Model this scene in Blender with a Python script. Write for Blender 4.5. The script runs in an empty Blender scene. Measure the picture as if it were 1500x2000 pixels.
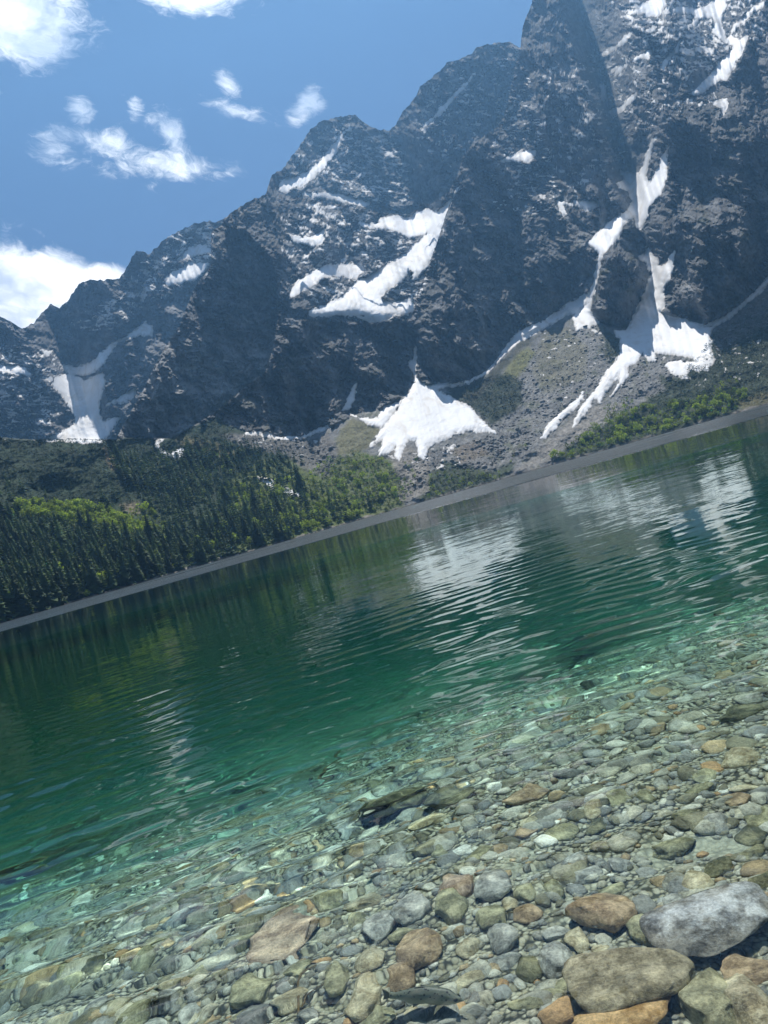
import bpy, bmesh, math, random
import numpy as np
from mathutils import Vector, Matrix

random.seed(7)
RNG = np.random.default_rng(11)
S = bpy.context.scene
COL = S.collection

# ------------------------------------------------------------------ camera
F = 1502.0                       # focal length in photo pixels (1500 x 2000)
ROLL = math.radians(15.8)
CR, SR = math.cos(ROLL), math.sin(ROLL)
HC = 1.7                         # eye height above the lake
cd = bpy.data.cameras.new('camera')
cam = bpy.data.objects.new('camera', cd)
COL.objects.link(cam)
S.camera = cam
cd.sensor_fit = 'VERTICAL'
cd.angle = 2 * math.atan(1000 / F)
cd.clip_start, cd.clip_end = 0.05, 30000
M3 = Matrix(((CR, SR, 0), (0, 0, -1), (-SR, CR, 0)))
pitch = Matrix.Rotation(-2 / F, 3, 'X')
cam.matrix_world = Matrix.Translation((0, 0, HC)) @ (pitch @ M3).to_4x4()


def UV(pts):
    """photo pixels -> horizontal / vertical view tangents (times F) in the levelled frame"""
    p = np.asarray(pts, float).reshape(-1, 2)
    dx, dy = p[:, 0] - 750, 1000 - p[:, 1]
    return np.stack([dx * CR + dy * SR, -dx * SR + dy * CR - 2], 1)


# ------------------------------------------------------------------ light
SUN_EL, SUN_AZ = math.radians(63), math.radians(10)
SUNV = Vector((math.sin(SUN_AZ) * math.cos(SUN_EL), math.cos(SUN_AZ) * math.cos(SUN_EL), math.sin(SUN_EL)))
sl = bpy.data.lights.new('sun', 'SUN')
sl.energy, sl.angle, sl.color = 5.0, math.radians(0.5), (1.0, 0.955, 0.89)
sl.cycles.is_caustics_light = True
so = bpy.data.objects.new('sun', sl)
COL.objects.link(so)
so.rotation_euler = SUNV.to_track_quat('Z', 'Y').to_euler()


class NT:
    """tiny helper for node trees"""
    def __init__(self, tree):
        self.t = tree
        tree.nodes.clear()

    def n(self, kind, ins=None, **props):
        nd = self.t.nodes.new(kind)
        for k, v in props.items():
            setattr(nd, k, v)
        for k, v in (ins or {}).items():
            self.set(nd, k, v)
        return nd

    def set(self, nd, k, v):
        s = nd.inputs[k]
        if isinstance(v, bpy.types.NodeSocket):
            self.t.links.new(v, s)
        elif isinstance(v, bpy.types.Node):
            self.t.links.new(v.outputs[0], s)
        else:
            s.default_value = v

    def m(self, op, a, b=0.0, c=None, clamp=False):
        nd = self.n('ShaderNodeMath', {0: a, 1: b}, operation=op)
        if c is not None:
            self.set(nd, 2, c)
        nd.use_clamp = clamp
        return nd.outputs[0]

    def vm(self, op, a, b=None, out=0, scale=None):
        nd = self.n('ShaderNodeVectorMath', {0: a}, operation=op)
        if b is not None:
            self.set(nd, 1, b)
        if scale is not None:
            self.set(nd, 'Scale', scale)
        return nd.outputs[out]

    def ss(self, x, a, b, lo=0.0, hi=1.0):
        return self.n('ShaderNodeMapRange', {0: x, 1: a, 2: b, 3: lo, 4: hi}, interpolation_type='SMOOTHSTEP').outputs[0]

    def mixc(self, fac, a, b, blend='MIX'):
        nd = self.n('ShaderNodeMix', data_type='RGBA', blend_type=blend)
        self.set(nd, 0, fac)
        self.set(nd, 6, a)
        self.set(nd, 7, b)
        return nd.outputs[2]

    def noise(self, vec, scale, detail=4.0, rough=0.55, dist=0.0, out=0):
        nd = self.n('ShaderNodeTexNoise', {'Scale': scale, 'Detail': detail, 'Roughness': rough, 'Distortion': dist})
        if vec is not None:
            self.set(nd, 'Vector', vec)
        return nd.outputs[out]


# ------------------------------------------------------------------ sky with clouds
W = bpy.data.worlds.new('World')
S.world = W
W.use_nodes = True
t = NT(W.node_tree)
sky = t.n('ShaderNodeTexSky', sky_type='NISHITA', sun_disc=False, sun_elevation=SUN_EL, sun_rotation=SUN_AZ,
          altitude=3000.0, air_density=1.0, dust_density=0.3, ozone_density=3.0)
tc = t.n('ShaderNodeTexCoord')
xyz = t.n('ShaderNodeSeparateXYZ', {0: tc.outputs['Generated']})
ysafe = t.m('MAXIMUM', xyz.outputs[1], 0.08)
P2 = t.n('ShaderNodeCombineXYZ', {0: t.m('DIVIDE', xyz.outputs[0], ysafe), 1: t.m('DIVIDE', xyz.outputs[2], ysafe), 2: 0.0}).outputs[0]
front = t.ss(xyz.outputs[1], 0.1, 0.3)
# cloud puffs: photo x, y, radii, tilt in degrees (photo), strength
PUFFS = [(30, 30, 160, 130, 0, 1.25), (105, 15, 85, 75, 0, .8), (392, -18, 128, 52, 0, 1.0), (450, -5, 60, 40, 0, .6),
         (20, 575, 150, 105, 0, 1.7), (105, 548, 115, 72, -14, 1.6), (185, 540, 85, 32, 0, 1.3), (90, 515, 95, 45, 12, 1.0),
         (162, 215, 30, 62, 14, .82), (112, 278, 50, 38, 0, .8), (205, 282, 78, 34, -24, .88), (305, 322, 112, 34, -8, .98),
         (338, 272, 36, 62, 18, .92), (372, 330, 45, 24, 0, .8), (455, 218, 62, 24, -14, .86), (446, 165, 24, 46, 25, .8),
         (402, 240, 38, 18, 28, .62), (602, 200, 26, 46, -22, .84), (264, 203, 20, 27, -15, .62), (240, 185, 12, 15, 0, .4),
         (820, 118, 9, 7, 0, .35)]
acc = None
for k, (px, py, rx, ry, tilt, amp) in enumerate(PUFFS):
    if k >= 8:
        rx, ry, amp = rx * 1.25, ry * 1.25, amp * .92
    c = UV([(px, py)])[0] / F
    d = t.vm('SUBTRACT', P2, (float(c[0]), float(c[1]), 0))
    a = math.radians(-tilt) + ROLL
    rot = t.n('ShaderNodeVectorRotate', {'Vector': d, 'Angle': a}, rotation_type='Z_AXIS').outputs[0]
    q = t.vm('LENGTH', t.vm('MULTIPLY', rot, (F / rx / 1.05, F / ry / 1.08, 0)), out=1)
    g = t.m('MULTIPLY', t.ss(q, 1.5, 0.0), amp)
    acc = g if acc is None else t.m('MAXIMUM', acc, g)
acc = t.m('MULTIPLY', acc, front)
sc = t.vm('ADD', t.vm('MULTIPLY', t.n('ShaderNodeVectorRotate', {'Vector': P2, 'Angle': .5}, rotation_type='Z_AXIS').outputs[0], (.8, 1.35, 1.0)), (3.1, 1.7, 0.0))
warp = t.noise(sc, 9.0, 4.0, 0.6, out=1)
sc2 = t.vm('ADD', sc, t.vm('MULTIPLY', t.vm('SUBTRACT', warp, (.5, .5, .5)), (.11, .11, .0)))
n1 = t.noise(sc2, 15.0, 10.0, 0.66)
dens = t.m('ADD', acc, t.m('MULTIPLY', t.m('SUBTRACT', n1, 0.5), t.m('ADD', 3.2, t.m('MULTIPLY', acc, -.9))))
dens = t.m('MULTIPLY', t.ss(dens, 0.36, 1.12), t.ss(acc, .02, .25))
# the rest of the sky: scattered clouds of the same sort, kept away from the part of sky in view
nz = t.m('ADD', t.m('MAXIMUM', xyz.outputs[2], 0.0), 0.25)
PD = t.n('ShaderNodeCombineXYZ', {0: t.m('DIVIDE', xyz.outputs[0], nz), 1: t.m('DIVIDE', xyz.outputs[1], nz), 2: 0.0}).outputs[0]
gen = t.ss(t.noise(PD, 1.3, 8.0, 0.58, 0.2), 0.54, 0.70)
gen = t.m('MULTIPLY', gen, t.m('SUBTRACT', 1.0, t.ss(xyz.outputs[1], 0.25, 0.5)))
gen = t.m('MULTIPLY', gen, t.ss(xyz.outputs[2], 0.02, 0.15))
dens = t.m('MAXIMUM', dens, gen)
n2 = t.noise(t.vm('ADD', sc2, (-.012, -.02, 0)), 10.0, 6.0, 0.55)
shade = t.ss(n2, 0.36, 0.60)
ccol = t.mixc(shade, (.50, .55, .64, 1), (1.08, 1.07, 1.05, 1))
skyc = t.vm('SCALE', sky.outputs[0], scale=0.05)
bgc = t.mixc(t.m('MULTIPLY', dens, 0.93), skyc, ccol)
bg = t.n('ShaderNodeBackground', {0: bgc, 1: 1.0})
t.n('ShaderNodeOutputWorld', {0: bg})

S.view_settings.view_transform = 'Standard'
S.view_settings.look = 'None'
S.view_settings.exposure = 0.56
S.view_settings.gamma = 1.0
S.cycles.use_denoising = True
S.cycles.max_bounces = 10
S.cycles.diffuse_bounces = 3
S.cycles.glossy_bounces = 4
S.cycles.transmission_bounces = 6
S.cycles.volume_bounces = 1
S.cycles.caustics_refractive = True
S.cycles.caustics_reflective = False
S.cycles.sample_clamp_indirect = 6.0


# ------------------------------------------------------------------ general helpers
def tag(o, label=None, cat=None, group=None, kind=None):
    for k, v in (('label', label), ('category', cat), ('group', group), ('kind', kind)):
        if v:
            o[k] = v
    return o


def new_mesh(name, V, Fc, mat=None, smooth=False, colors=None):
    """V (n,3), Fc (m,k) int"""
    V = np.asarray(V, np.float32)
    Fc = np.asarray(Fc, np.int32)
    me = bpy.data.meshes.new(name)
    me.vertices.add(len(V))
    me.vertices.foreach_set('co', V.ravel())
    k = Fc.shape[1]
    me.loops.add(Fc.size)
    me.loops.foreach_set('vertex_index', Fc.ravel())
    me.polygons.add(len(Fc))
    me.polygons.foreach_set('loop_start', np.arange(0, Fc.size, k, dtype=np.int32))
    me.polygons.foreach_set('loop_total', np.full(len(Fc), k, np.int32))
    me.polygons.foreach_set('use_smooth', np.full(len(Fc), bool(smooth)))
    if colors is not None:
        a = me.attributes.new('col', 'FLOAT_COLOR', 'POINT')
        c4 = np.ones((len(V), 4), np.float32)
        c4[:, :3] = colors
        a.data.foreach_set('color', c4.ravel())
    me.update(calc_edges=True)
    if mat:
        me.materials.append(mat)
    return me


def obj(name, me, parent=None, loc=None):
    o = bpy.data.objects.new(name, me)
    COL.objects.link(o)
    if parent:
        o.parent = parent
    if loc is not None:
        o.location = loc
    return o


_perm = np.random.default_rng(5).permutation(4096).astype(np.int64)
_g2 = np.random.default_rng(6).uniform(0, 2 * np.pi, 4096)
_g2 = np.stack([np.cos(_g2), np.sin(_g2)], 1)
_g3 = np.random.default_rng(8).normal(size=(4096, 3))
_g3 /= np.linalg.norm(_g3, axis=1, keepdims=True)


def perlin2(x, y):
    xi, yi = np.floor(x).astype(np.int64), np.floor(y).astype(np.int64)
    xf, yf = x - xi, y - yi
    u, v = xf ** 3 * (xf * (xf * 6 - 15) + 10), yf ** 3 * (yf * (yf * 6 - 15) + 10)

    def g(i, j):
        h = _perm[(_perm[(xi + i) & 4095] + yi + j) & 4095]
        gg = _g2[h]
        return gg[..., 0] * (xf - i) + gg[..., 1] * (yf - j)
    a = g(0, 0) * (1 - u) + g(1, 0) * u
    b = g(0, 1) * (1 - u) + g(1, 1) * u
    return (a * (1 - v) + b * v) * 1.5


def fbm2(x, y, octv=4, gain=0.5, lac=2.03):
    r, a, s = 0, 1.0, 0.0
    for k in range(octv):
        r = r + a * perlin2(x + 17.3 * k, y + 9.1 * k)
        s += a
        a *= gain
        x, y = x * lac, y * lac
    return r / s


def ridge2(x, y, octv=3):
    r, a, s = 0, 1.0, 0.0
    for k in range(octv):
        r = r + a * (1 - np.abs(perlin2(x + 31.7 * k, y + 5.9 * k)) * 2)
        s += a
        a *= .5
        x, y = x * 2.1, y * 2.1
    return r / s


def perlin3(P):
    i = np.floor(P).astype(np.int64)
    f = P - i
    w = f ** 3 * (f * (f * 6 - 15) + 10)
    r = 0
    for a in (0, 1):
        for b in (0, 1):
            for c in (0, 1):
                h = _perm[(_perm[(_perm[(i[:, 0] + a) & 4095] + i[:, 1] + b) & 4095] + i[:, 2] + c) & 4095]
                d = (_g3[h] * (f - np.array([a, b, c]))).sum(1)
                r = r + d * (w[:, 0] if a else 1 - w[:, 0]) * (w[:, 1] if b else 1 - w[:, 1]) * (w[:, 2] if c else 1 - w[:, 2])
    return r * 1.5


def sstep(x, a, b):
    q = np.clip((x - a) / (b - a), 0, 1)
    return q * q * (3 - 2 * q)


def hexc(*a):
    return np.array(a, float)


# ------------------------------------------------------------------ materials
def mat_terrain(name, fine=0.12, contrast=0.7, bump=0.5):
    m = bpy.data.materials.new(name)
    m.use_nodes = True
    t = NT(m.node_tree)
    at = t.n('ShaderNodeAttribute', attribute_name='col')
    co = t.n('ShaderNodeNewGeometry').outputs['Position']
    st = t.vm('MULTIPLY', co, (1.0, 1.0, 0.45))
    a = t.noise(st, fine, 8.0, 0.68)
    b = t.noise(co, fine * 6, 4.0, 0.65)
    k = t.m('ADD', t.m('MULTIPLY', t.m('SUBTRACT', a, 0.5), 2.6 * contrast), t.m('MULTIPLY', t.m('SUBTRACT', b, 0.5), 1.3 * contrast))
    k = t.m('MAXIMUM', t.m('ADD', k, 1.0), 0.25)
    c = t.vm('SCALE', at.outputs['Color'], scale=k)
    bp = t.n('ShaderNodeBump', {'Strength': bump, 'Distance': 3.0, 'Height': b})
    pb = t.n('ShaderNodeBsdfPrincipled', {'Base Color': c, 'Roughness': 0.92, 'Normal': bp})
    pb.inputs['Specular IOR Level'].default_value = 0.2
    t.n('ShaderNodeOutputMaterial', {0: pb})
    return m


def mat_snow():
    m = bpy.data.materials.new('snow')
    m.use_nodes = True
    t = NT(m.node_tree)
    co = t.n('ShaderNodeNewGeometry').outputs['Position']
    a = t.noise(t.vm('MULTIPLY', co, (1, .5, .5)), 0.035, 7.0, 0.65, 1.2)
    b = t.noise(co, 0.35, 5.0, 0.6)
    dirt = t.noise(t.vm('MULTIPLY', co, (1, .35, .35)), 0.12, 6.0, 0.7, .6)
    c = t.mixc(t.ss(a, .45, .75), (.82, .83, .84, 1), (.66, .63, .58, 1))
    c = t.mixc(t.m('MULTIPLY', t.ss(dirt, .56, .74), .55), c, (.40, .36, .31, 1))
    ed = t.n('ShaderNodeSeparateColor', {0: t.n('ShaderNodeAttribute', attribute_name='col').outputs['Color']})
    c = t.mixc(t.m('MULTIPLY', t.m('SUBTRACT', 1.0, ed.outputs[0]), t.ss(dirt, .3, .6, .35, .95)), c, (.36, .34, .31, 1))
    bp = t.n('ShaderNodeBump', {'Strength': .35, 'Distance': 1.2, 'Height': b})
    pb = t.n('ShaderNodeBsdfPrincipled', {'Base Color': c, 'Roughness': .8, 'Normal': bp})
    t.n('ShaderNodeOutputMaterial', {0: pb})
    return m


def mat_plain(name, col, var=0.35, scale=3.0, rough=.85, use_col=False, rnd=0.0, trans=0.0, spec=.25):
    m = bpy.data.materials.new(name)
    m.use_nodes = True
    t = NT(m.node_tree)
    co = t.n('ShaderNodeTexCoord').outputs['Object']
    a = t.noise(co, scale, 4.0, .6)
    base = t.n('ShaderNodeAttribute', attribute_name='col').outputs['Color'] if use_col else t.n('ShaderNodeRGB').outputs[0]
    if not use_col:
        base.default_value = (*col, 1)
    k = t.m('ADD', t.m('MULTIPLY', t.m('SUBTRACT', a, .5), 2 * var), 1.0)
    if rnd:
        oi = t.n('ShaderNodeObjectInfo')
        k = t.m('MULTIPLY', k, t.m('ADD', t.m('MULTIPLY', oi.outputs['Random'], 2 * rnd), 1 - rnd))
    c = t.vm('SCALE', base, scale=k)
    pb = t.n('ShaderNodeBsdfPrincipled', {'Base Color': c, 'Roughness': rough})
    pb.inputs['Specular IOR Level'].default_value = spec
    sh = pb
    if trans:
        tr = t.n('ShaderNodeBsdfTranslucent', {0: t.vm('MULTIPLY', c, (1.25, 1.35, .7))})
        sh = t.n('ShaderNodeMixShader', {0: trans, 1: pb.outputs[0], 2: tr.outputs[0]})
    t.n('ShaderNodeOutputMaterial', {0: sh})
    return m


M_ROCK = mat_terrain('rock', 0.055, 0.9, .8)
M_SCREE = mat_terrain('scree', 0.30, 0.75)
M_TURF = mat_terrain('hillside', 0.12, 0.6)
M_SNOW = mat_snow()

# ------------------------------------------------------------------ terrain: traced outlines
SKY = [(0, 617), (20, 627), (42, 640), (65, 632), (80, 612), (100, 595), (112, 600), (118, 606), (122, 594), (132, 589),
       (142, 572), (155, 552), (172, 547), (200, 547), (220, 545), (232, 544), (245, 527), (255, 507), (267, 492), (280, 492),
       (290, 498), (305, 485), (320, 470), (335, 457), (360, 447), (385, 437), (410, 431), (422, 435), (430, 430), (450, 420),
       (465, 405), (490, 392), (517, 382), (525, 360), (530, 345), (550, 332), (575, 300), (595, 270), (610, 250), (630, 237),
       (665, 228), (695, 227), (710, 240), (722, 247), (745, 255), (760, 255), (770, 247), (785, 222), (800, 205), (812, 187),
       (822, 167), (840, 155), (860, 137), (875, 121), (900, 115), (920, 107), (932, 95), (947, 89), (970, 85), (995, 82),
       (1005, 89), (1017, 95), (1020, 55), (1027, 35), (1037, 10), (1042, -5)]
su = UV(SKY)
su = su[np.argsort(su[:, 0])]
SU = np.concatenate([[-1600, -1300, -1000, -820, -700], su[:, 0], [600, 660, 720, 800, 900, 1000, 1150, 1350, 1750]])
SV = np.concatenate([[300, 420, 520, 560, 610], su[:, 1], [960, 985, 1035, 1050, 1010, 1035, 960, 860, 520]])
Ucol = np.concatenate([np.arange(-1600, -860, 10), np.arange(-860, 1090, 2.0), np.arange(1090, 1750, 10)])
NU, NR = len(Ucol), 450
vtop = np.interp(Ucol, SU, SV)
jag = fbm2(Ucol / 26.0, Ucol * 0 + 3.3, 4, .62) * 5.0
jag += 3.5 * np.clip(perlin2(Ucol / 9.0, Ucol * 0 + 8.1), -.2, 1)
jag += np.where(Ucol > 562, fbm2(Ucol / 70.0, Ucol * 0 + 4.4, 4, .6) * 60 * sstep(Ucol, 562, 640), 0)
vtop = vtop + jag
Dsh = np.interp(Ucol, [-1600, -1000, -780, -500, -200, 0, 300, 600, 1000, 1750], [200, 290, 345, 430, 560, 670, 740, 720, 640, 420])
Dsh = Dsh + fbm2(Ucol / 60.0, Ucol * 0 + 1.7, 4) * 14
vsh = -HC * F / Dsh
tt = np.linspace(0, 1, NR)[:, None]
Vg = vsh[None] + tt * (vtop - vsh)[None]
Ug = np.repeat(Ucol[None], NR, 0)
PX = 750 + Ug * CR - (Vg + 2) * SR
PY = 1000 - (Ug * SR + (Vg + 2) * CR)


def sdist(poly, pad=14):
    """signed distance in pixels (positive inside) of every grid vertex to a polygon traced in the photo"""
    q = np.asarray(poly, float)
    out = np.full(PX.shape, -99.0)
    sel = (PX > q[:, 0].min() - pad) & (PX < q[:, 0].max() + pad) & (PY > q[:, 1].min() - pad) & (PY < q[:, 1].max() + pad)
    x, y = PX[sel], PY[sel]
    ins = np.zeros(len(x), bool)
    dm = np.full(len(x), 1e9)
    for (ax, ay), (bx, by) in zip(q, np.roll(q, -1, 0)):
        ex, ey = bx - ax, by - ay
        L = ex * ex + ey * ey + 1e-9
        k = np.clip(((x - ax) * ex + (y - ay) * ey) / L, 0, 1)
        dm = np.minimum(dm, (x - ax - k * ex) ** 2 + (y - ay - k * ey) ** 2)
        if ay != by:
            c = (ay > y) != (by > y)
            ins ^= c & (x < ex * (y - ay) / (by - ay) + ax)
    out[sel] = np.where(ins, 1, -1) * np.sqrt(dm)
    return out


def blur(A, ru, rv):
    for ax, r in ((1, ru), (0, rv)):
        for _ in range(2):
            if r < 1:
                continue
            pad = [(0, 0), (0, 0)]
            pad[ax] = (r + 1, r)
            B = np.cumsum(np.pad(A, pad, mode='edge'), axis=ax)
            A = (np.take(B, np.arange(2 * r + 1, B.shape[ax]), ax) - np.take(B, np.arange(0, B.shape[ax] - 2 * r - 1), ax)) / (2 * r + 1)
    return A


HILL = [(-900, 850), (0, 854), (53, 858), (107, 859), (139, 858), (192, 860), (227, 859), (245, 854), (280, 853), (296, 854), (301, 859),
        (333, 855), (360, 843), (373, 835), (425, 812), (440, 828), (480, 842), (540, 850), (590, 853), (620, 880), (640, 930), (660, 960),
        (700, 985), (760, 1010), (700, 1060), (300, 1200), (-900, 1500)]
SCREE = [(590, 853), (640, 835), (690, 812), (740, 800), (790, 770), (815, 742), (840, 752), (900, 752), (950, 728), (985, 690), (1020, 660),
         (1075, 630), (1110, 605), (1150, 605), (1169, 630), (1199, 640), (1225, 644), (1250, 600), (1290, 610), (1340, 626), (1375, 633),
         (1400, 627), (1420, 614), (1460, 588), (1500, 540), (1600, 440), (1900, 300), (1900, 760), (1330, 880), (900, 1020), (760, 1060),
         (700, 1040), (640, 960), (620, 880)]
FACE = [(414, 455), (440, 447), (480, 445), (500, 470), (530, 500), (540, 530), (548, 600), (535, 680), (520, 725), (480, 757), (425, 802),
        (373, 837), (333, 857), (296, 857), (245, 856), (215, 862), (227, 850), (280, 765), (310, 700), (350, 640), (380, 565), (414, 517)]
BUTT = [(425, 802), (480, 755), (520, 725), (560, 690), (590, 650), (620, 625), (690, 615), (740, 625), (780, 630), (805, 640), (812, 680),
        (804, 720), (800, 750), (775, 775), (740, 795), (690, 805), (660, 825), (600, 850), (540, 847), (480, 838), (440, 826)]
RIDGE = [(-900, 853), (0, 855), (53, 859), (107, 860), (139, 859), (192, 861), (227, 858), (280, 765), (310, 700), (350, 640), (380, 565),
         (414, 517), (414, 455), (435, 440), (450, 300), (-900, 300)]
PEAK = [(520, 400), (546, 382), (600, 391), (660, 400), (724, 411), (744, 419), (752, 418), (800, 420), (820, 405), (812, 340), (790, 290), (768, 255),
        (760, 180), (520, 180)]
BACKW = [(768, 255), (790, 290), (812, 340), (818, 400), (800, 428), (742, 424), (705, 437), (700, 470), (760, 500), (800, 560), (815, 600),
         (835, 530), (860, 460), (880, 400), (905, 355), (915, 310), (930, 285), (975, 255), (990, 230), (1005, 150), (1018, 97), (1018, 20), (760, 20)]
MID = [(540, 400), (600, 384), (720, 402), (742, 424), (825, 411), (880, 394), (905, 357), (880, 400), (860, 460), (835, 530), (812, 600), (805, 640),
       (740, 625), (690, 615), (620, 625), (590, 650), (548, 640), (545, 560), (540, 520), (500, 465), (480, 445), (440, 440), (465, 410), (520, 395)]
MID2 = [(560, 400), (560, 250), (430, 250), (430, 430), (440, 440), (480, 445), (540, 530), (548, 622), (620, 630), (700, 630), (740, 634), (806, 622), (820, 562), (835, 530), (860, 460), (880, 400), (905, 357), (825, 411), (742, 424), (600, 384)]
BACKWALL = [(768, 255), (790, 290), (812, 340), (818, 398), (854, 403), (873, 383), (894, 345), (906, 305), (926, 280), (972, 250), (988, 226), (1004, 148), (1017, 95), (1017, 20), (760, 20)]
TOWER = [(1172, 501), (1180, 485), (1196, 471), (1217, 479), (1244, 501), (1265, 522), (1272, 538), (1270, 549), (1260, 565), (1244, 591),
         (1233, 626), (1223, 642), (1215, 645), (1199, 639), (1169, 629), (1150, 610), (1151, 594), (1160, 581), (1160, 557), (1165, 530)]
CLIFF = [(1900, -300), (1540, 0), (1470, 90), (1430, 200), (1410, 280), (1370, 360), (1328, 430), (1320, 500), (1313, 540), (1300, 560), (1296, 590),
         (1310, 617), (1340, 626), (1375, 633), (1420, 614), (1460, 588), (1500, 540), (1600, 440), (1900, 300)]
HIGH = [(1180, -60), (1225, 40), (1170, 110), (1120, 180), (1190, 240), (1290, 150), (1300, 200), (1350, 190), (1420, 240), (1420, 160), (1470, 60),
        (1560, -100), (1300, -400), (1100, -300)]

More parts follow.
